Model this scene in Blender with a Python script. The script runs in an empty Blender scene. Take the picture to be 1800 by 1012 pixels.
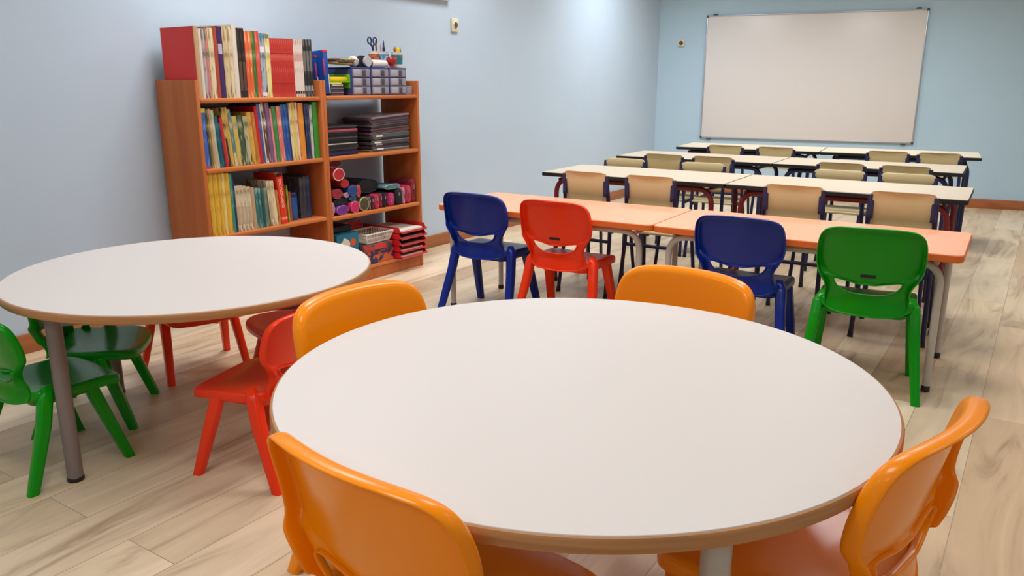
import bpy, bmesh, math, random
from mathutils import Vector, Matrix
random.seed(7)
PI = math.pi
sc = bpy.context.scene
C = sc.collection

# ------------------------------------------------------------------ camera
cam_d = bpy.data.cameras.new('camera')
cam_d.sensor_width = 36.0
cam_d.lens = 1401.34 / 1800 * 36
cam_d.clip_start = 0.02
cam = bpy.data.objects.new('camera', cam_d); C.objects.link(cam)
r_ = Vector((0.83339722, 0.55267216, 0.0015964))
u_ = Vector((-0.13907493, 0.20691953, 0.96842267))
f_ = Vector((-0.53488993, 0.80730278, -0.249309))
m = Matrix((r_, u_, -f_)).transposed().to_4x4()
m.translation = Vector((0, 0, 1.12))
cam.matrix_world = m
sc.camera = cam

# ------------------------------------------------------------------ world, exposure, lamps
sc.view_settings.view_transform = 'Standard'
sc.view_settings.look = 'None'
sc.view_settings.gamma = 1.0
sc.view_settings.use_curve_mapping = False
sc.view_settings.exposure = 0.0
w = bpy.data.worlds.new('world'); sc.world = w
w.use_nodes = True
w.node_tree.nodes['Background'].inputs[0].default_value = (0.9, 0.93, 1.0, 1)
w.node_tree.nodes['Background'].inputs[1].default_value = 0.25

def ceiling_lamp(x, y, power, col=(0.965, 0.975, 1.0), sx=0.6, sy=0.6, spread=150):
    d = bpy.data.lights.new('ceiling_panel_light', 'AREA')
    d.shape = 'RECTANGLE'; d.size = sx; d.size_y = sy
    d.energy = power; d.color = col; d.spread = math.radians(spread)
    o = bpy.data.objects.new('ceiling_panel_light', d); C.objects.link(o)
    o.location = (x, y, CEIL - 0.02)
    return o
CEIL = 2.45
for (x, y, p) in [(-2.75, -1.4, 11), (-2.75, 2.6, 18.5), (-2.6, .9, 4), (-2.75, 4.5, 13.5), (-2.75, 6.6, 22), (-1.0, -1.4, 8),  # weak lamp over the left round table is added to brighten its top
                  (-1.0, 0.6, 12.6), (-1.0, 2.6, 15), (-1.0, 4.5, 20), (-1.0, 6.6, 28), (0.8, -1.4, 8), (0.8, 4.5, 6), (0.8, 2.6, 3), (0.8, 6.6, 3),
                  (2.3, -1.4, 9), (2.3, 0.6, 4), (2.3, 2.6, 4), (2.3, 4.5, 6)]:
    ceiling_lamp(x, y, p)

# ------------------------------------------------------------------ materials
def srgb(r, g, b):
    def c(v):
        v /= 255.0
        return v / 12.92 if v <= 0.04045 else ((v + 0.055) / 1.055) ** 2.4
    return (c(r), c(g), c(b), 1.0)
_mats = {}
def mat(name, col, rough=0.5, metal=0.0, spec=0.5, coat=0.0, sss=0.0):
    if name in _mats: return _mats[name]
    mt = bpy.data.materials.new(name); mt.use_nodes = True
    b = mt.node_tree.nodes['Principled BSDF']
    b.inputs['Base Color'].default_value = srgb(*col)
    b.inputs['Roughness'].default_value = rough
    b.inputs['Metallic'].default_value = metal
    b.inputs['Specular IOR Level'].default_value = spec
    b.inputs['Coat Weight'].default_value = coat
    b.inputs['Coat Roughness'].default_value = 0.1
    if sss:
        b.inputs['Subsurface Weight'].default_value = sss
        b.inputs['Subsurface Radius'].default_value = (0.02, 0.012, 0.006)
        b.inputs['Subsurface Scale'].default_value = 0.5
    _mats[name] = mt
    return mt
def nodes(mt):
    return mt.node_tree.nodes, mt.node_tree.links, mt.node_tree.nodes['Principled BSDF']
def noise_mix(name, c1, c2, scale=(8, 8, 8), rough=0.5, detail=4, lo=0.35, hi=0.65, spec=0.5, bump=0.0):
    """two colours mixed by stretched noise in object coordinates"""
    if name in _mats: return _mats[name]
    mt = mat(name, c1, rough, spec=spec); N, L, B = nodes(mt)
    tc = N.new('ShaderNodeTexCoord'); mp = N.new('ShaderNodeMapping'); mp.inputs['Scale'].default_value = scale
    nz = N.new('ShaderNodeTexNoise'); nz.inputs['Scale'].default_value = 1.0; nz.inputs['Detail'].default_value = detail
    rp = N.new('ShaderNodeValToRGB')
    rp.color_ramp.elements[0].position = lo; rp.color_ramp.elements[0].color = srgb(*c1)
    rp.color_ramp.elements[1].position = hi; rp.color_ramp.elements[1].color = srgb(*c2)
    L.new(tc.outputs['Object'], mp.inputs[0]); L.new(mp.outputs[0], nz.inputs['Vector'])
    L.new(nz.outputs['Fac'], rp.inputs[0]); L.new(rp.outputs[0], B.inputs['Base Color'])
    if bump:
        bp = N.new('ShaderNodeBump'); bp.inputs['Strength'].default_value = bump; bp.inputs['Distance'].default_value = 0.002
        L.new(nz.outputs['Fac'], bp.inputs['Height']); L.new(bp.outputs[0], B.inputs['Normal'])
    return mt

def floor_material():
    mt = mat('laminate_floor', (205, 188, 165), 0.38); N, L, B = nodes(mt)
    tc = N.new('ShaderNodeTexCoord')
    sep = N.new('ShaderNodeSeparateXYZ'); L.new(tc.outputs['Object'], sep.inputs[0])
    cmb = N.new('ShaderNodeCombineXYZ')              # planks run along Y: swap axes for the brick texture
    L.new(sep.outputs['Y'], cmb.inputs['X']); L.new(sep.outputs['X'], cmb.inputs['Y'])
    off = N.new('ShaderNodeVectorMath'); off.operation = 'ADD'; off.inputs[1].default_value = (0.32, 0.072, 0)
    L.new(cmb.outputs[0], off.inputs[0])
    br = N.new('ShaderNodeTexBrick')
    br.offset = 0.37; br.offset_frequency = 2; br.squash = 1.0
    br.inputs['Scale'].default_value = 1.0
    br.inputs['Brick Width'].default_value = 1.28; br.inputs['Row Height'].default_value = 0.1917
    br.inputs['Mortar Size'].default_value = 0.0011; br.inputs['Mortar Smooth'].default_value = 0.3
    br.inputs['Bias'].default_value = 0.0
    br.inputs['Color1'].default_value = (0, 0, 0, 1); br.inputs['Color2'].default_value = (1, 1, 1, 1)
    br.inputs['Mortar'].default_value = (0.5, 0.5, 0.5, 1)
    L.new(off.outputs[0], br.inputs['Vector'])
    ramp = N.new('ShaderNodeValToRGB'); e = ramp.color_ramp
    e.elements[0].position = 0.0; e.elements[0].color = srgb(200, 171, 136)
    e.elements[1].position = 1.0; e.elements[1].color = srgb(240, 219, 188)
    k = e.elements.new(0.35); k.color = srgb(226, 201, 165)
    k = e.elements.new(0.7); k.color = srgb(218, 198, 168)
    L.new(br.outputs['Color'], ramp.inputs[0])
    # plank-dependent grain
    mul = N.new('ShaderNodeVectorMath'); mul.operation = 'MULTIPLY_ADD'
    L.new(br.outputs['Color'], mul.inputs[0]); mul.inputs[1].default_value = (7, 13, 5)
    sc1 = N.new('ShaderNodeVectorMath'); sc1.operation = 'MULTIPLY'; sc1.inputs[1].default_value = (8.0, 1.1, 1)
    L.new(tc.outputs['Object'], sc1.inputs[0]); L.new(sc1.outputs[0], mul.inputs[2])
    nz = N.new('ShaderNodeTexNoise'); nz.inputs['Scale'].default_value = 1.0; nz.inputs['Detail'].default_value = 7
    nz.inputs['Roughness'].default_value = 0.6; nz.inputs['Distortion'].default_value = 1.6
    L.new(mul.outputs[0], nz.inputs['Vector'])
    r2 = N.new('ShaderNodeValToRGB')
    r2.color_ramp.elements[0].position = 0.30; r2.color_ramp.elements[0].color = (0.50, 0.43, 0.37, 1)
    r2.color_ramp.elements[1].position = 0.66; r2.color_ramp.elements[1].color = (1.06, 1.05, 1.04, 1)
    k = r2.color_ramp.elements.new(0.45); k.color = (0.88, 0.86, 0.83, 1)
    L.new(nz.outputs['Fac'], r2.inputs[0])
    mx = N.new('ShaderNodeMix'); mx.data_type = 'RGBA'; mx.blend_type = 'MULTIPLY'; mx.inputs[0].default_value = 0.85
    L.new(ramp.outputs[0], mx.inputs[6]); L.new(r2.outputs[0], mx.inputs[7])
    seam = N.new('ShaderNodeMix'); seam.data_type = 'RGBA'
    L.new(br.outputs['Fac'], seam.inputs[0]); L.new(mx.outputs[2], seam.inputs[6])
    seam.inputs[7].default_value = srgb(150, 130, 108)
    L.new(seam.outputs[2], B.inputs['Base Color'])
    return mt
M_FLOOR = floor_material()
M_WALL = noise_mix('pale_blue_paint', (193, 211, 228), (196, 213, 229), (3, 3, 3), 0.62, spec=0.25)
M_WALL_BACK = noise_mix('sky_blue_paint', (186, 214, 231), (189, 216, 232), (3, 3, 3), 0.6, spec=0.25)
M_CEIL = mat('white_ceiling', (235, 235, 232), 0.9)
M_BASE = noise_mix('brown_baseboard_wood', (158, 92, 50), (178, 108, 62), (6, 1.2, 30), 0.45)
M_PINE = noise_mix('stained_pine', (180, 96, 46), (196, 114, 58), (22, 22, 1.6), 0.45, spec=0.3, detail=5, lo=0.3, hi=0.7)
M_PINE_EDGE = noise_mix('stained_pine_shelf', (188, 104, 50), (206, 122, 62), (22, 1.6, 22), 0.4, spec=0.35, detail=5, lo=0.3, hi=0.7)
M_LAM = mat('white_laminate', (215, 209, 204), 0.45, spec=0.3)
M_LAM_CREAM = mat('cream_laminate', (204, 190, 167), 0.4, spec=0.4)
M_BEECH = noise_mix('beech_edge', (170, 118, 70), (190, 136, 86), (4, 4, 120), 0.45)
M_BLACK = mat('black_plastic', (18, 18, 20), 0.45)
M_SALMON = mat('salmon_orange_laminate', (250, 172, 136), 0.42, spec=0.4)
M_ORANGE_EDGE = mat('deep_orange_edge', (218, 104, 36), 0.45)
M_LEG_GREY = mat('pale_grey_painted_steel', (188, 180, 170), 0.4)
M_LEG_TAUPE = mat('taupe_painted_steel', (128, 116, 112), 0.45)
M_MAROON = mat('maroon_painted_steel', (122, 30, 34), 0.4)
M_NAVY = mat('navy_painted_steel', (30, 34, 78), 0.4)
M_PLY = noise_mix('beige_plywood', (198, 179, 131), (204, 185, 138), (5, 5, 5), 0.45)
M_PLY_FRONT = M_PLY
M_BOARD = mat('whiteboard_enamel', (236, 230, 226), 0.3, spec=0.4)
M_ALU = mat('aluminium', (190, 192, 198), 0.35, metal=0.7)
M_GREY_PL = mat('dark_grey_plastic', (70, 72, 82), 0.5)
M_IVORY = mat('ivory_socket_plastic', (232, 222, 196), 0.35)
M_SOCKET = mat('brown_socket_hole', (96, 78, 52), 0.6)
M_PAPER = noise_mix('book_pages', (232, 224, 204), (206, 196, 172), (4, 260, 4), 0.8)
PLASTIC = {
    'orange': mat('orange_plastic', (255, 146, 3), 0.25, spec=0.25, coat=0.07, sss=0.08),
    'red': mat('orange_red_plastic', (240, 58, 20), 0.25, spec=0.25, coat=0.07),
    'blue': mat('royal_blue_plastic', (14, 44, 140), 0.25, spec=0.25, coat=0.07),
    'green': mat('green_plastic', (6, 144, 12), 0.25, spec=0.25, coat=0.07),
}

# ------------------------------------------------------------------ mesh helpers
def NB(): return bmesh.new()
def finish(bm, name, m, parent=None, smooth=True, angle=40, loc=None):
    bmesh.ops.recalc_face_normals(bm, faces=bm.faces)
    me = bpy.data.meshes.new(name)
    if smooth:
        for f in bm.faces: f.smooth = True
        for e in bm.edges:
            if len(e.link_faces) == 2 and e.calc_face_angle(0) > math.radians(angle): e.smooth = False
    bm.to_mesh(me); bm.free()
    ms = m if isinstance(m, (list, tuple)) else [m]
    for k in ms: me.materials.append(k)
    o = bpy.data.objects.new(name, me); C.objects.link(o)
    if parent is not None: o.parent = parent
    if loc is not None: o.location = loc
    return o
def tag(o, label, cat, group=None):
    o['label'] = label; o['category'] = cat
    if group: o['group'] = group
    return o
def thing(name, label, cat, loc=(0, 0, 0), rz=0.0, group=None):
    o = bpy.data.objects.new(name, None); C.objects.link(o)
    o.empty_display_size = 0.05
    o.location = loc; o.rotation_euler = (0, 0, rz)
    return tag(o, label, cat, group)
def struct(o):
    o['kind'] = 'structure'; return o
def copy_tree(o, parent=None):
    c = o.copy(); C.objects.link(c)
    if parent is not None: c.parent = parent
    for ch in [k for k in C.objects if k.parent == o]: copy_tree(ch, c)
    return c
def box(bm, x0, x1, y0, y1, z0, z1, bev=0.0, seg=2, mi=0):
    r = bmesh.ops.create_cube(bm, size=1.0)
    vs = r['verts']
    for v in vs:
        v.co = Vector(((x0 + x1) / 2 + v.co.x * (x1 - x0), (y0 + y1) / 2 + v.co.y * (y1 - y0), (z0 + z1) / 2 + v.co.z * (z1 - z0)))
    fs = {f for v in vs for f in v.link_faces}
    for f in fs: f.material_index = mi
    if bev > 0:
        es = {e for v in vs for e in v.link_edges}
        bmesh.ops.bevel(bm, geom=list(es), offset=bev, segments=seg, profile=0.5, affect='EDGES', clamp_overlap=True)
    return vs
def frames_along(path):
    P = [Vector(p) for p in path]; n = len(P)
    T = []
    for i in range(n):
        a = P[max(i - 1, 0)]; b = P[min(i + 1, n - 1)]
        T.append((b - a).normalized())
    ref = Vector((0, 0, 1)) if abs(T[0].z) < 0.9 else Vector((1, 0, 0))
    U = (ref - ref.dot(T[0]) * T[0]).normalized(); out = []
    for i in range(n):
        U = (U - U.dot(T[i]) * T[i]).normalized()
        out.append((P[i], T[i], U.copy(), T[i].cross(U)))
    return out
def loft(bm, rings, cap=True, mi=0):
    vr = [[bm.verts.new(p) for p in r] for r in rings]
    n = len(vr[0])
    for a, b in zip(vr, vr[1:]):
        for i in range(n):
            f = bm.faces.new((a[i], a[(i + 1) % n], b[(i + 1) % n], b[i])); f.material_index = mi
    if cap:
        for r in (vr[0], vr[-1]):
            try: f = bm.faces.new(r); f.material_index = mi
            except ValueError: pass
    return vr
def tube(bm, path, r, n=12, mi=0, ry=None):
    rr = r if isinstance(r, (list, tuple)) else [r] * len(path)
    rings = []
    for (p, t, u, v), q in zip(frames_along(path), rr):
        q2 = q if ry is None else ry
        rings.append([p + u * (q * math.cos(2 * PI * k / n)) + v * (q2 * math.sin(2 * PI * k / n)) for k in range(n)])
    loft(bm, rings, True, mi)
def bend(path, rad, seg=6):
    """round the inner corners of a polyline"""
    P = [Vector(p) for p in path]; out = [P[0]]
    for i in range(1, len(P) - 1):
        a = (P[i - 1] - P[i]); b = (P[i + 1] - P[i])
        d = min(rad, a.length * 0.48, b.length * 0.48)
        p0 = P[i] + a.normalized() * d; p1 = P[i] + b.normalized() * d
        for k in range(seg + 1):
            t = k / seg
            out.append(p0 * (1 - t) ** 2 + P[i] * 2 * t * (1 - t) + p1 * t * t)
    out.append(P[-1]); return out
def lathe(bm, prof, n=48, c=(0, 0, 0), mi=0, cap=True):
    rings = [[Vector((c[0] + r * math.cos(2 * PI * k / n), c[1] + r * math.sin(2 * PI * k / n), c[2] + z)) for k in range(n)] for r, z in prof]
    loft(bm, rings, cap, mi)
def rounded_rect(hx, hy, r, n=6):
    pts = []
    for cx, cy, a0 in ((hx - r, hy - r, 0), (-hx + r, hy - r, PI / 2), (-hx + r, -hy + r, PI), (hx - r, -hy + r, 1.5 * PI)):
        for k in range(n + 1):
            a = a0 + PI / 2 * k / n
            pts.append((cx + r * math.cos(a), cy + r * math.sin(a)))
    return pts
def smooth_closed(pts, sub=6):
    n = len(pts); out = []
    for i in range(n):
        p0, p1, p2, p3 = (Vector(pts[(i + k - 1) % n]) for k in range(4))
        for k in range(sub):
            t = k / sub
            out.append(0.5 * ((2 * p1) + (-p0 + p2) * t + (2 * p0 - 5 * p1 + 4 * p2 - p3) * t * t + (-p0 + 3 * p1 - 3 * p2 + p3) * t ** 3))
    return out
def ray_hit(poly, c, a):
    d = Vector((math.cos(a), math.sin(a))); best = None
    n = len(poly)
    for i in range(n):
        p = Vector(poly[i][:2]) - c; q = Vector(poly[(i + 1) % n][:2]) - c
        e = q - p; den = d.x * e.y - d.y * e.x
        if abs(den) < 1e-12: continue
        t = (p.x * e.y - p.y * e.x) / den; s = (p.x * d.y - p.y * d.x) / den
        if t > 0 and -1e-9 <= s <= 1 + 1e-9 and (best is None or t < best): best = t
    return c + d * (best or 0.0)
def solid(bm, name, m, parent, thick, sub=1, offset=-1.0):
    """give an open shell thickness and roundness; the result is baked into the mesh"""
    o = finish(bm, name, m, parent)
    s = o.modifiers.new('thickness', 'SOLIDIFY'); s.thickness = thick; s.offset = offset
    if sub:
        q = o.modifiers.new('round', 'SUBSURF'); q.levels = sub; q.render_levels = sub
    for p in o.data.polygons: p.use_smooth = True
    return o
def sstep(a, b, x):
    t = max(0.0, min(1.0, (x - a) / (b - a))); return t * t * (3 - 2 * t)

# ------------------------------------------------------------------ the room
XL = -3.508; YB = 8.049; DL = 0.1567           # left wall plane, corner, turn of the whiteboard wall
def room():
    X1 = 3.2; Y0 = -2.6
    yb = lambda x: YB + (x - XL) * math.tan(DL)
    bm = NB(); vs = [bm.verts.new(p) for p in ((XL - .2, Y0 - .2, 0), (X1 + .2, Y0 - .2, 0), (X1 + .2, yb(X1) + .3, 0), (XL - .2, yb(XL) + .3, 0))]
    bm.faces.new(vs)
    r = bmesh.ops.extrude_face_region(bm, geom=list(bm.faces))
    for v in [g for g in r['geom'] if isinstance(g, bmesh.types.BMVert)]: v.co.z = -0.1
    struct(finish(bm, 'floor', M_FLOOR, smooth=False))
    bm = NB(); vs = [bm.verts.new(p) for p in ((XL - .2, Y0 - .2, CEIL), (X1 + .2, Y0 - .2, CEIL), (X1 + .2, yb(X1) + .3, CEIL), (XL - .2, yb(XL) + .3, CEIL))]
    bm.faces.new(vs)
    r = bmesh.ops.extrude_face_region(bm, geom=list(bm.faces))
    for v in [g for g in r['geom'] if isinstance(g, bmesh.types.BMVert)]: v.co.z = CEIL + 0.1
    struct(finish(bm, 'ceiling', M_CEIL, smooth=False))
    bm = NB(); box(bm, XL - .15, XL, Y0 - .15, YB + .1, 0, CEIL); struct(finish(bm, 'wall_left', M_WALL, smooth=False))
    bm = NB(); box(bm, X1, X1 + .15, Y0 - .15, yb(X1) + .2, 0, CEIL); struct(finish(bm, 'wall_right', M_WALL, smooth=False))
    bm = NB(); box(bm, XL - .15, X1 + .15, Y0 - .15, Y0, 0, CEIL); struct(finish(bm, 'wall_front', M_WALL, smooth=False))
    L = (X1 - XL) / math.cos(DL) + .1
    o = finish_box('wall_back', M_WALL_BACK, (-.05, L, 0, .15, 0, CEIL)); place_back(o); struct(o)
    # baseboards
    bm = NB(); box(bm, XL, XL + .014, Y0, YB - .002, 0.0, 0.085, .004); struct(finish(bm, 'baseboard_left', M_BASE))
    o = finish_box('baseboard_back', M_BASE, (.016, L - .12, -.014, 0, 0, .085), .004); place_back(o); struct(o)
    bm = NB(); box(bm, XL, XL + .035, 2.2, 4.506, 1.652, 1.80, .003); struct(finish(bm, 'trim_1', M_CEIL))
def finish_box(name, m, b, bev=0.0):
    bm = NB(); box(bm, *b, bev); return finish(bm, name, m, smooth=bev > 0)
def place_back(o, s=0.0, z=0.0):
    o.location = (XL + s * math.cos(DL), YB + s * math.sin(DL), z); o.rotation_euler = (0, 0, DL)
room()

# ------------------------------------------------------------------ whiteboard and sockets
def whiteboard():
    t = thing('whiteboard', 'large blank whiteboard with aluminium frame on the blue wall', 'whiteboard')
    place_back(t, 0.4834, 0.569)
    W, H = 1.9948, 1.2044
    bm = NB(); box(bm, .008, W - .008, -.018, -.002, .008, H - .008, .002); finish(bm, 'writing_surface', M_BOARD, t)
    bm = NB()
    for b in ((0, W, 0, .013), (0, W, H - .013, H), (0, .013, 0, H), (W - .013, W, 0, H)):
        box(bm, b[0], b[1], -.024, 0, b[2], b[3], .004)
    finish(bm, 'frame', M_ALU, t)
    for x in (0, W):
        for z in (0, H):
            bm = NB(); sx = 1 if x == 0 else -1; sz = 1 if z == 0 else -1
            x0, x1 = sorted((x - .003 * sx, x + .02 * sx)); z0, z1 = sorted((z - .003 * sz, z + .02 * sz))
            box(bm, x0, x1, -.026, -.001, z0, z1, .006); finish(bm, 'corner_cap', M_GREY_PL, t)
    for x in (.085, W - .085):
        for z in (-.006, H + .006):
            bm = NB(); box(bm, x - .022, x + .022, -.022, 0, z - .008, z + .008, .005); finish(bm, 'wall_clip', M_GREY_PL, t)
whiteboard()
def socket(name, label, w, h, cz):
    t = thing(name, label, 'socket')
    bm = NB(); box(bm, -w / 2, w / 2, -.016, 0, -h / 2, h / 2, .004); finish(bm, 'cover_plate', M_IVORY, t)
    bm = NB()
    lathe(bm, [(.026, 0), (.026, .004), (.022, .005), (.0205, .0)], 24)
    bmesh.ops.transform(bm, matrix=Matrix.Translation((0, -.016, cz)) @ Matrix.Rotation(PI / 2, 4, 'X'), verts=bm.verts)
    finish(bm, 'socket_rim', M_IVORY, t)
    bm = NB(); lathe(bm, [(.0205, 0), (.0205, .0035)], 24)
    bmesh.ops.transform(bm, matrix=Matrix.Translation((0, -.016, cz)) @ Matrix.Rotation(PI / 2, 4, 'X'), verts=bm.verts)
    finish(bm, 'socket_well', M_SOCKET, t)
    for sx in (-.0095, .0095):
        bm = NB(); box(bm, sx - .002, sx + .002, -.0205, -.019, cz - .002, cz + .002); finish(bm, 'pin_hole', M_BLACK, t)
    return t
t = socket('wall_socket', 'tall ivory power socket high on the left wall', .074, .088, -.002)
t.location = (XL, 4.565, 1.501); t.rotation_euler = (0, 0, PI / 2)
t = socket('wall_socket', 'small square ivory socket on the wall left of the whiteboard', .07, .07, 0)
place_back(t, 0.235, 1.515)

# ------------------------------------------------------------------ round tables
def round_table(label, cx, cy, h, r, legm, legs, apron):
    t = thing('round_table', label, 'table', (cx, cy, 0))
    th = .026
    bm = NB(); lathe(bm, [(r - .006, h - th + .002), (r - .004, h - .003), (r - .006, h)], 128); finish(bm, 'tabletop', M_LAM, t)
    bm = NB()
    prof = [(r - .0055, h - .0012), (r - .002, h - .0022), (r, h - .006), (r, h - th + .006), (r - .003, h - th + .001), (r - .02, h - th), (r - .02, h - th + .003)]
    n = 128
    rings = [[Vector((q * math.cos(2 * PI * k / n), q * math.sin(2 * PI * k / n), z)) for k in range(n)] for q, z in prof]
    loft(bm, rings, False); finish(bm, 'edge_band', M_BEECH, t)
    for i in range(len(legs)):
        bm = NB()
        a = legs[i]; b = legs[(i + 1) % len(legs)]
        d = (Vector((b[0], b[1], 0)) - Vector((a[0], a[1], 0))); p0 = Vector((a[0], a[1], h - th - .02)); L = d.length; d.normalize(); q = Vector((-d.y, d.x, 0))
        ring = lambda p: [p + q * .01 + Vector((0, 0, .02)), p - q * .01 + Vector((0, 0, .02)), p - q * .01 - Vector((0, 0, .02)), p + q * .01 - Vector((0, 0, .02))]
        loft(bm, [ring(p0), ring(p0 + d * L)]); finish(bm, 'apron_rail', apron, t, smooth=False)
    for x, y in legs:
        bm = NB(); tube(bm, [(x, y, h - th), (x, y, .012)], .0215, 24); lg = finish(bm, 'leg', legm, t)
        bm = NB(); lathe(bm, [(.0212, 0), (.0232, .003), (.0232, .012), (.0212, .014)], 24, (x, y, 0)); f = finish(bm, 'foot_cap', M_BLACK, lg)
    return t
def leg_ring(a0, rad, n=4):
    return [(rad * math.cos(a0 + 2 * PI * k / n), rad * math.sin(a0 + 2 * PI * k / n)) for k in range(n)]
T1 = (-.688, 1.266, .58, .566)
a = math.atan2(.97 - T1[1], -.325 - T1[0])
round_table('round white table with wooden edge in front, ringed by orange chairs', *T1, M_LEG_GREY, leg_ring(-.64, .475), M_LEG_GREY)
T2 = (-2.26, 1.546, .534, .561)
a = math.atan2(1.056 - T2[1], -2.219 - T2[0])
round_table('round white table with wooden edge beside the bookcases', *T2, M_LEG_TAUPE, leg_ring(a, .492), M_LEG_TAUPE)

# ------------------------------------------------------------------ rectangular tables
def desk(name, label, x, y, th, L, D, h, mats, inset, group=None, edge=.024, tr=.0135, rad=.03):
    top, edgem, legm = mats
    t = thing(name, label, 'table', (x, y, 0), th, group)
    g = .0015
    bm = NB()
    rr = [Vector((L / 2 + px, D / 2 + py, 0)) for px, py in rounded_rect(L / 2 - g, D / 2, rad)]
    ri = [Vector((L / 2 + px, D / 2 + py, 0)) for px, py in rounded_rect(L / 2 - g - .003, D / 2 - .003, rad)]
    Z = lambda R, z: [p + Vector((0, 0, z)) for p in R]
    loft(bm, [Z(ri, h - .004), Z(ri, h)]); finish(bm, 'tabletop', top, t)
    bm = NB(); loft(bm, [Z(ri, h - edge), Z(rr, h - edge + .003), Z(rr, h - .003), Z(ri, h - .0008)]); finish(bm, 'edge_band', edgem, t)
    ix, iy = inset
    for yy in (iy, D - iy):
        bm = NB()
        P = bend([(ix, yy, .012), (ix, yy, h - edge - tr - .002), (L - ix, yy, h - edge - tr - .002), (L - ix, yy, .012)], .085, 8)
        tube(bm, P, tr, 14); lf = finish(bm, 'leg_frame', legm, t)
        for xx in (ix, L - ix):
            bm = NB(); lathe(bm, [(tr - .001, 0), (tr + .002, .003), (tr + .002, .02), (tr, .024)], 16, (xx, yy, 0)); finish(bm, 'rubber_foot', M_BLACK, lf)
    for xx in (ix + .02, L - ix - .02):
        bm = NB(); tube(bm, [(xx, iy, h - edge - tr - .004), (xx, D - iy, h - edge - tr - .004)], .009, 10); finish(bm, 'cross_rail', legm, t)
    return t
def row(x, y, th, Ltot, s, D, h, mats, inset, labels, name, **k):
    desk(name, labels[0], x, y, th, s, D, h, mats, inset, **k)
    desk(name, labels[1], x + s * math.cos(th), y + s * math.sin(th), th, Ltot - s, D, h, mats, inset, **k)
row(-2.5026, 3.0866, .0289, 2.3171, 1.145, .5406, .5322, (M_SALMON, M_ORANGE_EDGE, M_LEG_GREY), (.068, .045),
    ('salmon orange table with blue and red chairs, end nearest the bookcase', 'salmon orange table with a blue and a green chair, end away from bookcase'), 'school_table', edge=.028, rad=.035)
WM = (M_LAM_CREAM, M_BLACK, M_MAROON); WN = (M_LAM_CREAM, M_BLACK, M_NAVY)
row(-2.3645, 3.8673, .0312, 2.118, 1.0505, .5101, .6322, WM, (.075, .045),
    ('cream desk with maroon legs just behind orange tables, left of the pair', 'cream desk with maroon legs just behind orange tables, right of the pair'), 'school_desk', edge=.022, rad=.008)
row(-2.4866, 5.0536, .0389, 2.118, 1.0651, .5101, .6322, WN, (.075, .045),
    ('cream desk with navy legs in the middle white row, left of the pair', 'cream desk with navy legs in the middle white row, right of the pair'), 'school_desk', edge=.022, rad=.008)
row(-2.4598, 6.0621, .1068, 2.118, 1.0782, .5101, .6322, WN, (.075, .045),
    ('cream desk with navy legs below whiteboard, nearest the left wall', 'cream desk with navy legs below whiteboard, at the right end'), 'school_desk', edge=.022, rad=.008)

# ------------------------------------------------------------------ moulded plastic chairs
ZMAP = ((0, 0), (.265, .292), (.30, .332), (.335, .366), (.354, .370), (.393, .405), (.45, .463), (.58, .615))
def zmap(z):
    for (a, p), (b, q) in zip(ZMAP, ZMAP[1:]):
        if z <= b: return p + (q - p) * (z - a) / (b - a)
    return z + .035
def sized(x, y, z, s): return Vector((x * s[0], y * s[0], zmap(z) * s[1]))
def chair_back(bm, s):
    half = [(0, .580), (.05, .5795), (.10, .577), (.140, .571), (.163, .558), (.174, .538), (.1785, .51), (.1785, .475), (.176, .452), (.165, .426), (.148, .400), (.140, .378), (.139, .34), (.141, .305), (.137, .282), (.10, .270), (.05, .266), (0, .265)]
    out = smooth_closed(half + [(-x, z) for x, z in half[-2:0:-1]], 5)
    hh = [(0, .393), (.05, .397), (.092, .410), (.110, .4165), (.1145, .409), (.106, .388), (.085, .369), (.045, .357), (0, .354)]
    hole = smooth_closed(hh + [(-x, z) for x, z in hh[-2:0:-1]], 4)
    c = Vector((0, .385)); N = 112
    ts = [0, .03, .08, .13, .18, .23, .28, .34, .40, .46, .53, .60, .67, .74, .81, .88, .925, .955, .978, .993, 1.0, .996]
    back = [.012, .003, .0005] + [0] * 14 + [.0008, .0035, .0085, .017, .031]
    rings = []
    angs = [PI / 2 + 2 * PI * (k + .0) / N for k in range(N)]
    po = [ray_hit(out, c, a) for a in angs]; ph = [ray_hit(hole, c, a) for a in angs]
    for t, bk in zip(ts, back):
        r = []
        for p, q in zip(po, ph):
            P = q + (p - q) * t
            x, z = P.x, P.y
            y = -.138 - .055 * sstep(.33, .62, z)
            y += .040 * (x / .178) ** 2 * sstep(.29, .50, z)
            y += .045 * (abs(x) / .158) ** 2.5 * (1 - sstep(.30, .43, z))     # arms run forward into the seat sides
            y -= .006 * (1 - sstep(.27, .33, z))
            zb = .386 + .058 * (x / .175) ** 2
            lower = 1 - sstep(zb - .005, zb + .003, z)
            y -= .010 * lower
            bkk = bk * (sstep(.29, .36, z) * .75 + .25)
            r.append(sized(x, y - bkk, z, s))
        rings.append(r)
    loft(bm, rings, False)
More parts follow.
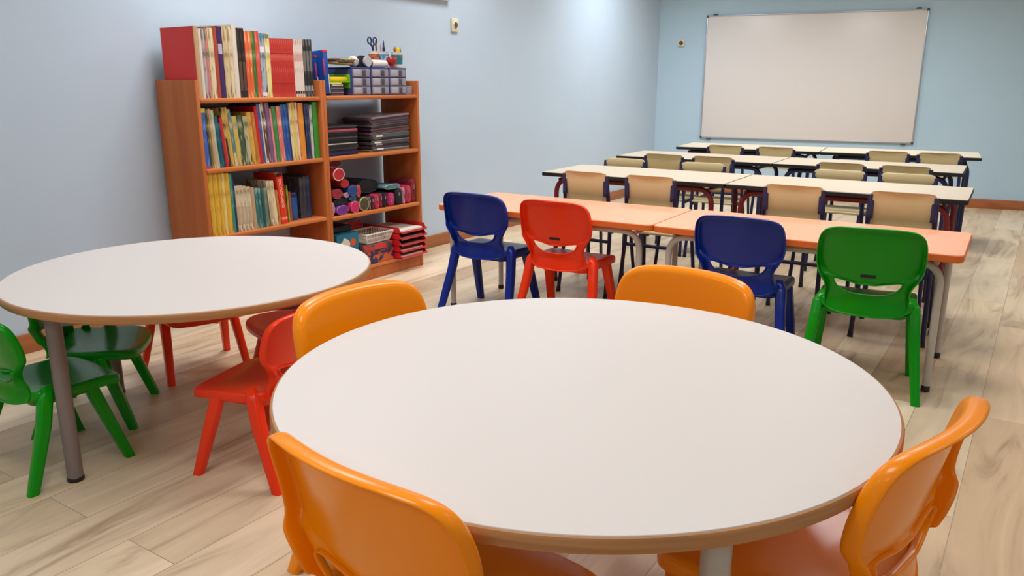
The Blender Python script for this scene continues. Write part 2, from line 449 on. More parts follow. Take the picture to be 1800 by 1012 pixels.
def chair_seat(bm, s):
    half = [(0, .185), (.07, .184), (.125, .178), (.158, .160), (.172, .125), (.174, .06), (.172, -.02), (.168, -.07), (.162, -.100), (.145, -.122), (.08, -.134), (0, -.136)]
    out = smooth_closed(half + [(-x, y) for x, y in half[-2:0:-1]], 4)
    c = Vector((0, 0)); N = 64
    po = [ray_hit(out, c, 2 * PI * k / N) for k in range(N)]
    rings = []
    for t, dz in ((.12, 0), (.25, 0), (.4, 0), (.6, 0), (.78, 0), (.9, 0), (.965, -.001), (.995, -.008), (1.0, -.020), (.995, -.034)):
        r = []
        for p in po:
            P = p * t; x, y = P.x, P.y
            z = .303 - .006 * (1 - (x / .17) ** 2) - .010 * sstep(.10, .19, y)
            z += .020 * sstep(-.02, -.14, y) * (abs(x) / .165) ** 2
            z -= .004 * sstep(-.02, -.13, y)
            z += dz
            r.append(sized(x, y, z, s))
        rings.append(r)
    vr = loft(bm, rings, False)
    cv = bm.verts.new(sized(0, 0, .297, s))
    for k in range(N): bm.faces.new((vr[0][(k + 1) % N], vr[0][k], cv))
def chair_leg(bm, s, side, front):
    if front: path = [(.150, .050, .296), (.156, .062, .270), (.163, .088, .19), (.176, .135, .045), (.180, .150, 0)]
    else: path = [(.150, -.070, .322), (.163, -.086, .29), (.174, -.107, .20), (.196, -.163, .045), (.203, -.180, 0)]
    wid = [(.010, .010), (.0205, .022), (.0195, .021), (.0165, .018), (.0155, .0165)]
    if not front: wid[0] = (.012, .013)
    rings = []
    for (x, y, z), (hx, hy) in zip(path, wid):
        rings.append([sized(side * (x + px), y + py, z, s) for px, py in rounded_rect(hx, hy, min(hx, hy) * .55, 4)])
    loft(bm, rings)
_chair_cache = {}
def plastic_chair(col, size, label, x, y, phi, slot=False, group=None):
    key = (col, size, slot)
    rz = math.radians(phi) - PI / 2
    if key in _chair_cache:
        t = copy_tree(_chair_cache[key]); t['label'] = label
        if group: t['group'] = group
        t.location = (x, y, 0); t.rotation_euler = (0, 0, rz)
        return t
    t = thing('plastic_chair', label, 'chair', (x, y, 0), rz, group)
    m = PLASTIC[col]
    bm = NB(); chair_seat(bm, size); solid(bm, 'seat', m, t, .005)
    bm = NB(); chair_back(bm, size); solid(bm, 'backrest', m, t, .006, 1, 0.0)
    bm = NB()                                           # apron under the seat that ties the four legs together
    rings = []
    for z, k in ((.255, .90), (.268, .95), (.290, 1.0)):
        rings.append([sized(px, py - .010, z, size) for px, py in rounded_rect(.156 * k, .112 * k, .04, 6)])
    loft(bm, rings, False); solid(bm, 'apron', m, t, .006, 0)
    for sd in (-1, 1):
        for fr in (0, 1):
            bm = NB(); chair_leg(bm, size, sd, fr); finish(bm, 'leg', m, t, angle=60)
    if slot:
        bm = NB(); box(bm, -.026, .026, -.0035, .0035, -.0055, .0055, .002)
        y0 = -.138 - .055 * sstep(.33, .62, .425)
        o = finish(bm, 'name_plate', M_BLACK, t); o.location = sized(0, y0 - .0035, .425, size)
    _chair_cache[key] = t
    return t
MS = (1.0, 1.0); OS = (1.095, 1.045); GS = (.88, .81); RS = (.84, .79)
plastic_chair('blue', MS, 'blue plastic chair at left end of orange tables, nearest the bookcase', -2.245, 3.215, 91)
plastic_chair('red', MS, 'orange-red plastic chair between two blue chairs at the orange tables', -1.80, 3.215, 91, True)
plastic_chair('blue', MS, 'blue plastic chair beside the bright green chair at orange tables', -.975, 3.25, 92)
plastic_chair('green', (1.0, 1.025), 'bright green plastic chair at the right end of orange tables', -.49, 3.180, 97, True)
plastic_chair('orange', OS, 'orange chair at front table, its back towards the other round table', -1.13, 1.31, -5)
plastic_chair('orange', OS, 'orange chair at front table, on its far side facing us', -.76, 1.75, -97)
plastic_chair('orange', OS, 'nearest orange chair, its back to us at the front table', -.69, .875, 84)
plastic_chair('orange', OS, 'orange chair at the right side of the front table, seen edge-on', -.262, 1.30, 168)
plastic_chair('red', GS, 'small orange-red chair between the two round tables', -1.8655, 1.463, 194)
plastic_chair('green', GS, 'small green chair at left table, nearest us by its leg', -2.40, 1.108, 87)
plastic_chair('green', GS, 'small green chair at left table, tucked behind the other green one', -2.62, 1.375, 45)
plastic_chair('red', RS, 'small red chair at left table, only its legs showing under the tabletop', -2.735, 1.84, -16)
plastic_chair('red', RS, 'small red chair under the far edge of the left table', -2.265, 1.94, -108)

# ------------------------------------------------------------------ steel and plywood chairs
def school_chair_proto():
    t = thing('school_chair', 'x', 'chair')
    bm = NB()                                           # backrest: curved ply with notched sides
    out = [(0, .668), (.115, .668), (.137, .664), (.148, .652), (.150, .636), (.132, .626), (.130, .545), (.144, .538), (.146, .525), (.136, .512), (.115, .507), (0, .506)]
    ol = out + [(-x, z) for x, z in out[-2:0:-1]]
    def yy(x, z): return -.150 - (z - .5) * .16 + .10 * x * x / .15 - .006
    fr = [Vector((x, yy(x, z), z)) for x, z in ol]; bk = [p + Vector((0, -.009, 0)) for p in fr]
    va = [bm.verts.new(p) for p in fr]; vb = [bm.verts.new(p) for p in bk]; n = len(va)
    h = n // 2
    for V in (va, vb):
        for i in range(h):
            a_, b_, c_, d_ = V[i], V[i + 1], V[(n - i - 1) % n], V[(n - i) % n]
            q = []
            for k in (a_, b_, c_, d_):
                if k not in q: q.append(k)
            if len(q) > 2: bm.faces.new(q)
    for i in range(n): bm.faces.new((va[i], va[(i + 1) % n], vb[(i + 1) % n], vb[i]))
    finish(bm, 'backrest', M_PLY, t, angle=30)
    bm = NB()
    rings = []
    for z, k in ((.371, .985), (.374, 1.0), (.380, 1.0), (.383, .985)):
        rings.append([Vector((px * k, .01 + py * k, z + (.0 if py > -.1 else -.006) - (.012 if py > .14 else 0))) for px, py in rounded_rect(.165, .165, .04, 6)])
    loft(bm, rings); finish(bm, 'seat', M_PLY, t)
    for sd in (-1, 1):
        bm = NB()
        tube(bm, bend([(sd * .168, -.185, .01), (sd * .156, -.130, .365), (sd * .146, -.172, .652)], .09, 6), .012, 12, ry=.0095)
        up = finish(bm, 'rear_upright', M_NAVY, t)
        bm = NB(); tube(bm, [(sd * .168, -.186, 0), (sd * .1673, -.182, .028)], [.015, .0125], 12); finish(bm, 'rubber_tip', M_BLACK, up)
        bm = NB()
        tube(bm, bend([(sd * .170, .175, .01), (sd * .152, .118, .358), (sd * .152, -.130, .352)], .06, 6), .011, 12)
        fl = finish(bm, 'front_leg', M_NAVY, t)
        bm = NB(); tube(bm, [(sd * .170, .176, 0), (sd * .169, .171, .028)], [.014, .0115], 12); finish(bm, 'rubber_tip', M_BLACK, fl)
        bm = NB(); box(bm, sd * .140 - .012, sd * .140 + .012, -.181, -.150, .545, .626, .004)
        finish(bm, 'bracket', M_NAVY, t)
    for yy_, zz_ in ((-.132, .300), (.112, .335)):
        bm = NB(); tube(bm, [(-.155, yy_, zz_), (.155, yy_, zz_)], .009, 10); finish(bm, 'cross_bar', M_NAVY, t)
    return t
_sc = [None]
def school_chair(label, x, y, phi):
    rz = math.radians(phi) - PI / 2
    if _sc[0] is None: _sc[0] = t = school_chair_proto()
    else: t = copy_tree(_sc[0])
    t['label'] = label; t['category'] = 'chair'
    t.scale = (.88, .94, 1)
    t.location = (x, y, 0); t.rotation_euler = (0, 0, rz)
    t['group'] = 'plywood school chairs at the cream desks'
    return t
ORD = ('first', 'second', 'third', 'fourth')
for i, (x, ph) in enumerate(((-2.00, 88), (-1.645, 91), (-.945, 92), (-.49, 92))):
    school_chair('beige plywood chair at front of maroon-legged desks, %s from left' % ORD[i], x, 3.885 + .03 * (x + 2) , ph)
for i, (x, ph) in enumerate(((-2.155, -88), (-1.66, -88), (-.905, -88), (-.57, -88))):
    school_chair('beige plywood chair facing us behind the maroon-legged desks, %s from left' % ORD[i], x, 4.36 + .03 * (x + 2.15), ph)
for i, (x, ph) in enumerate(((-2.098, 92), (-1.768, 92), (-1.0, 92), (-.655, 92))):
    school_chair('beige plywood chair at front of middle cream desks, %s from left' % ORD[i], x, 5.125 + .035 * (x + 2.1), ph)
for i, (x, ph) in enumerate(((-2.035, 96), (-1.67, 96), (-.925, 96), (-.61, 96))):
    school_chair('beige plywood chair at front of desks below the whiteboard, %s from left' % ORD[i], x, 6.11 + .10 * (x + 2.03), ph)

# ------------------------------------------------------------------ bookcases
XF = -3.193; XB = -3.488
def bookcase(label, y0, y1, zs):
    t = thing('bookcase', label, 'bookcase', (0, 0, 0))
    t.location = ((XF + XB) / 2, (y0 + y1) / 2, 0)
    o0 = Vector(t.location)
    def B(x0, x1, a, b, z0, z1, bev):
        bm = NB(); box(bm, x0 - o0.x, x1 - o0.x, a - o0.y, b - o0.y, z0, z1, bev); return bm
    for a, b in ((y0, y0 + .02), (y1 - .02, y1)):
        finish(B(XB, XF, a, b, 0, 1.13, .003), 'side_panel', M_PINE, t)
    for z in zs:
        finish(B(XB + .004, XF + .002, y0 + .0205, y1 - .0205, z - .022, z, .007), 'shelf', M_PINE_EDGE, t)
    finish(B(XF - .024, XF - .006, y0 + .0205, y1 - .0205, 0, zs[-1] - .023, .002), 'plinth', M_PINE, t)
    return t
bookcase('brown pine bookcase packed with books, nearest us', 2.266, 3.0275, (1.049, .732, .417, .088))
bookcase('brown pine bookcase holding school supplies, further from us', 3.0285, 3.803, (1.051, .731, .405, .088))

# ------------------------------------------------------------------ books
BC = {'red_tan': ((196, 160, 118), None), 'white': ((222, 212, 196), None), 'lilac': ((186, 170, 172), (120, 100, 110)), 'pinkgreen': ((206, 130, 126), (60, 120, 60)),
 'cream': ((226, 208, 170), (168, 146, 108)), 'brick': ((176, 70, 48), None), 'purple': ((64, 38, 92), None), 'beige': ((212, 190, 146), (150, 126, 86)),
 'blackbrown': ((34, 28, 26), (74, 52, 42)), 'orange': ((226, 96, 50), (240, 170, 120)), 'orangecream': ((226, 104, 56), (236, 206, 150)), 'green': ((58, 110, 48), (120, 160, 80)),
 'coral': ((220, 78, 62), (228, 130, 110)), 'greyblue': ((168, 180, 188), (70, 90, 110)), 'paleyellow': ((232, 220, 150), (190, 170, 90)), 'redset': ((190, 46, 38), (214, 92, 78)),
 'whiteset': ((228, 214, 202), (190, 150, 140)), 'blackset': ((36, 36, 40), (120, 118, 116)), 'bluebands': ((60, 96, 176), (110, 140, 200)), 'darkgreen': ((46, 64, 48), (150, 140, 70)),
 'olive': ((120, 116, 70), (190, 176, 110)), 'salmon': ((204, 142, 112), (228, 190, 160)), 'palegreen': ((170, 186, 150), (214, 210, 180)), 'teal': ((18, 84, 102), (40, 120, 130)),
 'navy': ((34, 44, 82), (80, 90, 120)), 'red': ((196, 32, 34), None), 'tanbrown': ((204, 166, 92), (70, 44, 30)), 'mustard': ((206, 168, 74), (150, 110, 50)),
 'bluegreencream': ((86, 130, 130), (200, 190, 150)), 'yellowgrey': ((206, 180, 92), (150, 150, 130)), 'greenpattern': ((62, 84, 58), (170, 170, 130)), 'creamgreen': ((186, 178, 140), (70, 90, 70)),
 'golden': ((214, 168, 66), (170, 120, 50)), 'orangebrown': ((190, 112, 50), (210, 140, 80)), 'blue': ((56, 84, 150), (90, 120, 180)), 'brownwhite': ((96, 66, 52), (230, 220, 206)),
 'lilacpurple': ((120, 84, 124), (160, 120, 150)), 'pink': ((226, 140, 140), None), 'midgreen': ((64, 126, 68), (110, 150, 100)), 'pinkred': ((214, 112, 104), (236, 190, 160)),
 'royal': ((28, 78, 152), (70, 130, 190)), 'lemon': ((222, 200, 90), (190, 160, 70)), 'creampink': ((226, 200, 180), (190, 120, 110)), 'orangebook': ((222, 140, 46), (232, 160, 70)),
 'greywhite': ((190, 190, 184), (110, 120, 120)), 'grass': ((52, 140, 40), (64, 156, 52)), 'yellow': ((220, 176, 56), (196, 146, 44)), 'yellowcream': ((230, 206, 130), (200, 160, 80)),
 'seagreen': ((50, 140, 120), (90, 170, 150)), 'papercream': ((216, 200, 168), (150, 130, 104)), 'tan': ((190, 158, 116), None), 'tealbook': ((50, 110, 112), (150, 180, 170)),
 'darkteal': ((28, 76, 84), (60, 110, 110)), 'greygreen': ((104, 124, 104), (150, 160, 130)), 'dictionary': ((226, 52, 26), None), 'lime': ((150, 176, 60), (60, 90, 30)), 'charcoal': ((58, 60, 70), (90, 92, 100)), 'darkblue': ((34, 54, 98), (70, 90, 120))}
def book_mat(k):
    c1, c2 = BC[k]
    n = 'book_cover_' + k
    if c2 is None: return mat(n, c1, 0.45)
    return noise_mix(n, c1, c2, (60, 90, 18), 0.45, detail=3, lo=0.5, hi=0.62)
M_LABEL = mat('white_paper_label', (232, 228, 220), 0.6)
M_INK = mat('dark_print', (40, 36, 36), 0.6)
def book(x, y, z, th, h, tilt, desc, key, label, group, depth=.2, bands=()):
    th = max(th * .955, .005)
    t = thing('book', label, 'book', (x, y, z + th / 2 * math.sin(tilt)), 0, group)
    t.rotation_euler = (tilt, 0, 0)
    cv = min(.0022, th * .22)
    bm = NB()                                     # case: rounded spine and two boards
    box(bm, -depth, 0, -th / 2, -th / 2 + cv, 0, h); box(bm, -depth, 0, th / 2 - cv, th / 2, 0, h)
    n = 6
    ring = lambda zz: [Vector((-.003 + .0045 * math.cos(PI * (k / n - .5)), th / 2 * math.sin(PI * (k / n - .5)), zz)) for k in range(n + 1)] + [Vector((-.005, th / 2 - cv, zz)), Vector((-.005, -th / 2 + cv, zz))]
    loft(bm, [ring(0), ring(h)])
    cov = finish(bm, 'cover', book_mat(key), t)
    bm = NB(); box(bm, -depth + .004, -.0045, -th / 2 + cv, th / 2 - cv, .003, h - .003); finish(bm, 'pages', M_PAPER, t, smooth=False)
    for (z0, z1, m, nm) in bands:
        bm = NB()
        rg = lambda zz: [Vector((-.003 + .0049 * math.cos(PI * (k / n - .5)), (th / 2 + .0003) * math.sin(PI * (k / n - .5)), zz)) for k in range(n + 1)] + [Vector((-.003, 0, zz))]
        loft(bm, [rg(z0 * h), rg(z1 * h)]); finish(bm, nm, m, t)
    return t
TOP1 = [
    (2.3026, 0.0225, 0.310, 0, 'wide red hardback with tan spine','red_tan'),
    (2.3210, 0.0144, 0.301, 0, 'thin white booklet','white'),
    (2.3366, 0.0166, 0.300, 0, 'pale lilac booklet','lilac'),
    (2.3532, 0.0167, 0.302, 0, 'pink and green picture book','pinkgreen'),
    (2.3764, 0.0296, 0.307, 0, 'thick cream book with dark title','cream'),
    (2.4008, 0.0192, 0.310, 0, 'thin brick red book','brick'),
    (2.4244, 0.0281, 0.316, 0, 'purple hardback','purple'),
    (2.4549, 0.0328, 0.316, 0, 'beige spotted book','beige'),
    (2.4812, 0.0199, 0.318, 0, 'worn cream book','cream'),
    (2.5046, 0.0268, 0.329, 0, 'tallest white book','white'),
    (2.5293, 0.0226, 0.315, 0, 'black book with brown lower half','blackbrown'),
    (2.5508, 0.0205, 0.315, 0, 'second black and brown book','blackbrown'),
]
TOP2 = [
    (2.5722, 0.0216, 0.304, 0, 'orange storybook','orange'),
    (2.5923, 0.0186, 0.305, 0, 'orange and cream storybook','orangecream'),
    (2.6116, 0.0201, 0.306, 0, 'green storybook','green'),
    (2.6340, 0.0245, 0.306, 0, 'coral red storybook','coral'),
    (2.6629, 0.0334, 0.299, 0, 'grey blue textbook with white label','greyblue'),
    (2.6942, 0.0290, 0.300, 0, 'pale yellow textbook with white label','paleyellow'),
    (2.7146, 0.0118, 0.279, 0, 'red volume','redset'),
    (2.7265, 0.0119, 0.279, 0, 'red volume','redset'),
    (2.7384, 0.0119, 0.279, 0, 'red volume','redset'),
    (2.7503, 0.0120, 0.279, 0, 'red volume','redset'),
    (2.7623, 0.0120, 0.279, 0, 'red volume','redset'),
    (2.7744, 0.0121, 0.280, 0, 'red volume','redset'),
    (2.7866, 0.0122, 0.280, 0, 'red volume','redset'),
    (2.7988, 0.0122, 0.280, 0, 'red volume','redset'),
    (2.8110, 0.0123, 0.280, 0, 'red volume','redset'),
    (2.8233, 0.0123, 0.280, 0, 'red volume','redset'),
    (2.8357, 0.0124, 0.280, 0, 'red volume','redset'),
    (2.8481, 0.0125, 0.281, 0, 'red volume','redset'),
    (2.8623, 0.0153, 0.280, 0, 'white volume','whiteset'),
    (2.8777, 0.0154, 0.281, 0, 'white volume','whiteset'),
    (2.8931, 0.0155, 0.281, 0, 'white volume','whiteset'),
    (2.9086, 0.0156, 0.282, 0, 'white volume','whiteset'),
    (2.9270, 0.0202, 0.281, 0, 'black volume','blackset'),
    (2.9473, 0.0204, 0.282, 0, 'black volume','blackset'),
    (2.9678, 0.0205, 0.283, 0, 'black volume','blackset'),
]
MID1 = [
    (2.3042, 0.0320, 0.274, 0.0, 'blue book with yellow top and red foot','bluebands'),
    (2.3259, 0.0114, 0.266, 0.02, 'dark green speckled book','darkgreen'),
    (2.3373, 0.0114, 0.265, 0.03, 'olive booklet','olive'),
    (2.3497, 0.0134, 0.270, 0.043, 'salmon pink book','salmon'),
    (2.3651, 0.0174, 0.265, 0.05, 'pale green booklet','palegreen'),
    (2.3865, 0.0253, 0.237, 0.08, 'short teal book','teal'),
    (2.4031, 0.0078, 0.207, 0.082, 'shortest navy booklet','navy'),
    (2.4149, 0.0158, 0.229, 0.087, 'short bright red book','red'),
    (2.4307, 0.0159, 0.274, 0.085, 'tall tan book with brown foot','tanbrown'),
    (2.4476, 0.0180, 0.275, 0.086, 'mustard book','mustard'),
    (2.4657, 0.0181, 0.266, 0.087, 'blue green book with cream foot','bluegreencream'),
    (2.4880, 0.0265, 0.233, 0.08, 'short yellow and grey book','yellowgrey'),
    (2.5177, 0.0330, 0.234, 0.088, 'thick dark green patterned book','greenpattern'),
    (2.5478, 0.0271, 0.231, 0.07, 'cream and green mottled book','creamgreen'),
    (2.5740, 0.0253, 0.249, 0.075, 'golden yellow book','golden'),
    (2.5973, 0.0213, 0.249, 0.073, 'orange brown book','orangebrown'),
    (2.6176, 0.0193, 0.275, 0.07, 'tall scarlet book','red'),
]
MID2 = [
    (2.6336, 0.0164, 0.285, 0.066, 'blue album','blue'),
    (2.6455, 0.0074, 0.286, 0.066, 'thin white album','white'),
    (2.6602, 0.0219, 0.294, 0.066, 'brown and white comic','brownwhite'),
    (2.6844, 0.0265, 0.291, 0.06, 'purple album','lilacpurple'),
    (2.7032, 0.0111, 0.262, 0.064, 'thin pink booklet','pink'),
    (2.7233, 0.0292, 0.273, 0.062, 'mid green book','midgreen'),
    (2.7527, 0.0295, 0.272, 0.058, 'pink and red book','pinkred'),
    (2.7766, 0.0183, 0.280, 0.054, 'first royal blue book','royal'),
    (2.7950, 0.0185, 0.281, 0.05, 'second royal blue book with pale edge','royal'),
    (2.8089, 0.0093, 0.286, 0.046, 'thin navy book','navy'),
    (2.8229, 0.0187, 0.286, 0.044, 'ivory book','cream'),
    (2.8416, 0.0188, 0.291, 0.045, 'lemon yellow book','lemon'),
    (2.8605, 0.0190, 0.290, 0.046, 'cream and pink book','creampink'),
    (2.8880, 0.0359, 0.286, 0.03, 'orange hardback','orangebook'),
    (2.9180, 0.0145, 0.282, 0.018, 'narrow navy book','navy'),
    (2.9339, 0.0171, 0.281, 0.015, 'dark blue patterned book','navy'),
    (2.9522, 0.0196, 0.274, 0.015, 'grey white booklet','greywhite'),
    (2.9831, 0.0323, 0.289, 0.02, 'tall grass green binder','grass'),
]
LOW1 = [
    (2.3099, 0.0271, 0.291, 0.012, 'thick yellow book','yellow'),
    (2.3372, 0.0275, 0.290, 0.01, 'second yellow book','yellow'),
    (2.3598, 0.0178, 0.291, 0.006, 'third yellow book','yellow'),
    (2.3767, 0.0160, 0.291, 0.004, 'pale yellow book','yellowcream'),
    (2.3988, 0.0282, 0.289, 0.006, 'yellow book with orange edge','yellow'),
    (2.4211, 0.0163, 0.282, 0.01, 'green booklet','seagreen'),
    (2.4343, 0.0102, 0.258, 0.015, 'short navy booklet','navy'),
    (2.4559, 0.0248, 0.222, 0.03, 'first cream paperback','papercream'),
    (2.4787, 0.0208, 0.222, 0.034, 'second cream paperback','papercream'),
    (2.4996, 0.0210, 0.218, 0.038, 'third cream paperback','papercream'),
    (2.5228, 0.0255, 0.212, 0.04, 'fourth cream paperback','papercream'),
    (2.5463, 0.0214, 0.205, 0.04, 'tan paperback','tan'),
    (2.5678, 0.0216, 0.201, 0.04, 'first teal paperback','tealbook'),
    (2.5862, 0.0152, 0.199, 0.038, 'second teal paperback','tealbook'),
    (2.6026, 0.0175, 0.197, 0.036, 'dark teal paperback','darkteal'),
    (2.6213, 0.0199, 0.195, 0.036, 'grey green paperback','greygreen'),
]
LOW2 = [
    (2.6534, 0.0206, 0.228, 0.085, 'tall yellowed cream book','papercream'),
    (2.6767, 0.0260, 0.226, 0.085, 'tall thick cream book','cream'),
    (2.6989, 0.0166, 0.176, 0.083, 'orange brown paperback','orangebrown'),
    (2.7302, 0.0425, 0.260, 0.08, 'thick red dictionary','dictionary'),
]
LOW3 = [
    (2.7774, 0.0104, 0.192, 0.04, 'lime green booklet','lime'),
    (2.7898, 0.0127, 0.156, 0.02, 'short red brown booklet','brick'),
]
LOW4 = [
    (2.8991, 0.0260, 0.215, 0.0, 'dark grey patterned album','charcoal'),
    (2.9235, 0.0229, 0.220, 0.006, 'charcoal album','charcoal'),
    (2.9479, 0.0240, 0.222, 0.012, 'dark blue album','darkblue'),
]

SPECIAL = {
 'bluebands': ((.93, .995, mat('yellow_print', (226, 206, 70), .5), 'spine_band'), (.005, .05, mat('red_print', (196, 60, 70), .5), 'spine_band')),
 'greyblue': ((.70, .79, M_LABEL, 'spine_label'), (.92, .985, mat('light_blue_print', (70, 140, 170), .5), 'spine_band'), (.02, .08, M_LABEL, 'spine_label')),
 'paleyellow': ((.70, .79, M_LABEL, 'spine_label'), (.92, .985, mat('grey_print', (120, 120, 116), .5), 'spine_band')),
 'redset': ((.22, .24, mat('dark_red_print', (150, 30, 28), .5), 'spine_band'), (.74, .755, mat('dark_red_print', (150, 30, 28), .5), 'spine_band')),
 'whiteset': ((.05, .10, M_INK, 'spine_print'), (.62, .74, mat('rose_print', (206, 160, 150), .5), 'spine_print')),
 'blackset': ((.10, .20, mat('silver_print', (150, 150, 150), .4), 'spine_print'), (.45, .80, mat('pale_print', (110, 108, 104), .5), 'spine_print')),
 'blackbrown': ((.10, .52, mat('brown_print', (92, 66, 52), .5), 'spine_band'),),
 'purple': ((.62, .76, mat('pale_lilac_print', (190, 180, 200), .5), 'spine_print'),),
 'tanbrown': ((.0, .48, mat('dark_brown_print', (64, 42, 32), .5), 'spine_band'),),
 'bluegreencream': ((.0, .24, mat('cream_print', (222, 190, 130), .5), 'spine_band'),),
 'grass': (), 'dictionary': ((.93, .999, M_BLACK, 'spine_band'), (.08, .13, mat('pale_orange_print', (240, 150, 120), .5), 'spine_print')),
 'papercream': ((.15, .55, mat('faded_print', (186, 166, 136), .6), 'spine_print'),),
}
SHELF_NAME = {'TOP': 'top shelf', 'MID': 'second shelf', 'LOW': 'third shelf'}
def build_books(tab, x, z, shelf, group, depth):
    nred = nwh = nbl = 0
    for i, (y, th, h, tilt, desc, key) in enumerate(tab):
        if key == 'redset':
            nred += 1; label = 'slim red volume of the matching red set, ' + ('the one at its left end' if nred == 1 else 'the one beside the white volumes' if nred == 12 else 'number %d of twelve from its left end' % nred)
        elif key == 'whiteset':
            nwh += 1; label = 'white volume of the matching set beside the red set, %s from the left' % ORD[nwh - 1]
        elif key == 'blackset':
            nbl += 1; label = 'black volume at the right end of the top shelf, %s from the left' % ORD[nbl - 1]
        else: label = '%s on the bookcase %s' % (desc, shelf)
        b = book(x, y, z, th, h, tilt, desc, key, label, group, depth, SPECIAL.get(key, ()))
        if key == 'red_tan':
            bm = NB(); tt = th * .955
            box(bm, -depth - .001, -.004, -tt / 2 - .0015, -tt / 2 + .0005, 0, h)
            finish(bm, 'red_board', mat('red_cloth_board', (228, 48, 36), .5), b)['label'] = 'red front board'
        if key == 'dictionary':
            cu = bpy.data.curves.new('lettering', 'FONT'); cu.body = 'DICCIONARIO'; cu.size = .0225; cu.extrude = .0003; cu.align_x = 'CENTER'; cu.align_y = 'CENTER'
            tmp = bpy.data.objects.new('tmp', cu); C.objects.link(tmp)
            dg = bpy.context.evaluated_depsgraph_get(); me = bpy.data.meshes.new_from_object(tmp.evaluated_get(dg)); bpy.data.objects.remove(tmp)
            lt = bpy.data.objects.new('title_lettering', me); C.objects.link(lt); me.materials.clear(); me.materials.append(mat('cream_lettering', (246, 222, 190), .5)); lt.parent = b
            lt.matrix_local = Matrix.Translation((.0022, -.002, h * .60)) @ Matrix(((0, 0, 1, 0), (0, 1, 0, 0), (-1, 0, 0, 0), (0, 0, 0, 1))) 
            lt['label'] = 'cream word DICCIONARIO down the spine'
G_TOP = 'books on the top shelf'; G_MID = 'books on the second shelf'; G_LOW = 'books on the third shelf'
build_books(TOP1 + TOP2, -3.205, 1.049, 'top shelf', G_TOP, .24)
build_books(MID1 + MID2, -3.21, .732, 'second shelf', G_MID, .21)
build_books(LOW1 + LOW2, -3.205, .417, 'third shelf', G_LOW, .17)
build_books(LOW3, -3.225, .417, 'third shelf', G_LOW, .17)
build_books(LOW4, -3.26, .417, 'third shelf', G_LOW, .19)
# small blue tin beside the dictionary
t = thing('tin', 'small dark blue tin standing right of the red dictionary', 'tin', (-3.27, 2.837, .417))
bm = NB(); lathe(bm, [(.027, 0), (.0285, .003), (.0285, .12), (.027, .126)], 28); finish(bm, 'body', noise_mix('blue_tin', (24, 74, 140), (40, 100, 170), (40, 40, 6), .35), t)
bm = NB(); lathe(bm, [(.029, .122), (.0295, .138), (.026, .144), (.012, .147)], 28); finish(bm, 'lid', mat('navy_lid', (20, 40, 80), .4), t)

# ------------------------------------------------------------------ supplies on the top of the further bookcase
def bx(name, m, parent, b, bev=.002):
    bm = NB(); box(bm, *b, bev); return finish(bm, name, m, parent)
M_BLUEF = mat('blue_card_folder', (22, 70, 150), .4); M_REDC = mat('red_corner', (206, 50, 60), .5); M_ELAS = mat('pink_elastic', (200, 50, 110), .6)
def folder(label, x, y, z, th, h, d, tilt, rot):
    t = thing('elastic_folder', label, 'folder', (x, y, z), 0); t.rotation_euler = (0, tilt, rot)
    bx('cover', M_BLUEF, t, (-d, 0, -th / 2, th / 2, 0, h), .003)
    bx('corner_patch', M_REDC, t, (-.014, .0010, -th / 2 - .0008, th / 2 + .0008, h - .012, h + .0005), .001)
    bx('elastic_strap', M_ELAS, t, (-.005, .0018, -th / 2 - .0012, -th / 2 + .004, h * .42, h * .8), .0005)
    bx('paper_edge', M_LABEL, t, (-.01, .0012, th / 2 - .006, th / 2 - .002, .004, h * .45), 0)
    return t
folder('tall blue elastic folder with red corners leaning on the further bookcase', -3.205, 3.079, 1.060, .030, .225, .24, -.06, -.10)
folder('second blue elastic folder, shorter, behind the divider between the bookcases', -3.255, 3.0565, 1.057, .012, .20, .20, -.04, -.02)
M_DPAGE = mat('dark_grey_pages', (92, 84, 88), .8)  # one even dark grey for page blocks in the dark piles
def pad(name, label, cat, x, y, z, dx, dy, h, m, rot=0, group=None, page=True, pm=None):
    t = thing(name, label, cat, (x, y, z), rot, group)
    if page and h > .004:
        bx('lower_cover', m, t, (-dx / 2, dx / 2, -dy / 2, dy / 2, 0, .0012), 0)
        bx('pages', pm or M_PAPER, t, (-dx / 2 + .002, dx / 2 - .0015, -dy / 2 + .002, dy / 2 - .002, .0012, h - .0012), 0)
        bx('upper_cover', m, t, (-dx / 2, dx / 2, -dy / 2, dy / 2, h - .0012, h), 0)
    else:
        bx('cover', m, t, (-dx / 2, dx / 2, -dy / 2, dy / 2, 0, h), .0008)
    return t
M_DKBOOK = mat('near_black_cover', (30, 26, 34), .45); M_AUB = mat('aubergine_cover', (52, 38, 60), .45); M_GREYC = mat('grey_brown_cover', (88, 78, 78), .5)
z = 1.0515
for i, (h, mm) in enumerate(((.010, M_AUB), (.010, M_DKBOOK), (.010, M_AUB), (.009, M_DKBOOK), (.010, M_DKBOOK))):
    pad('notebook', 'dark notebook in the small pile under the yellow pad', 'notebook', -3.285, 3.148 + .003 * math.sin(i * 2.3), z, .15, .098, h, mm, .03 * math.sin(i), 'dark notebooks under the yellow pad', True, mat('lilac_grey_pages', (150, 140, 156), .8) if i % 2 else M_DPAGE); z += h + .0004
pad('notebook', 'pale pink notebook on the small dark pile, top shelf', 'notebook', -3.28, 3.155, z, .13, .085, .008, mat('pale_pink_cover', (226, 196, 190), .5), .05); z += .0085
pad('notebook', 'narrow yellow notepad under the lime green box', 'notepad', -3.285, 3.145, z, .14, .09, .007, mat('pale_yellow_cover', (228, 208, 110), .5), -.03, page=False); z += .0075
t = thing('pencil_box', 'lime green open box with yellow lid on the small notebooks', 'box', (-3.29, 3.185, z))
GB = mat('lime_green_plastic', (110, 196, 30), .35)
bx('tray', GB, t, (-.07, .07, -.078, .078, 0, .006), .002)
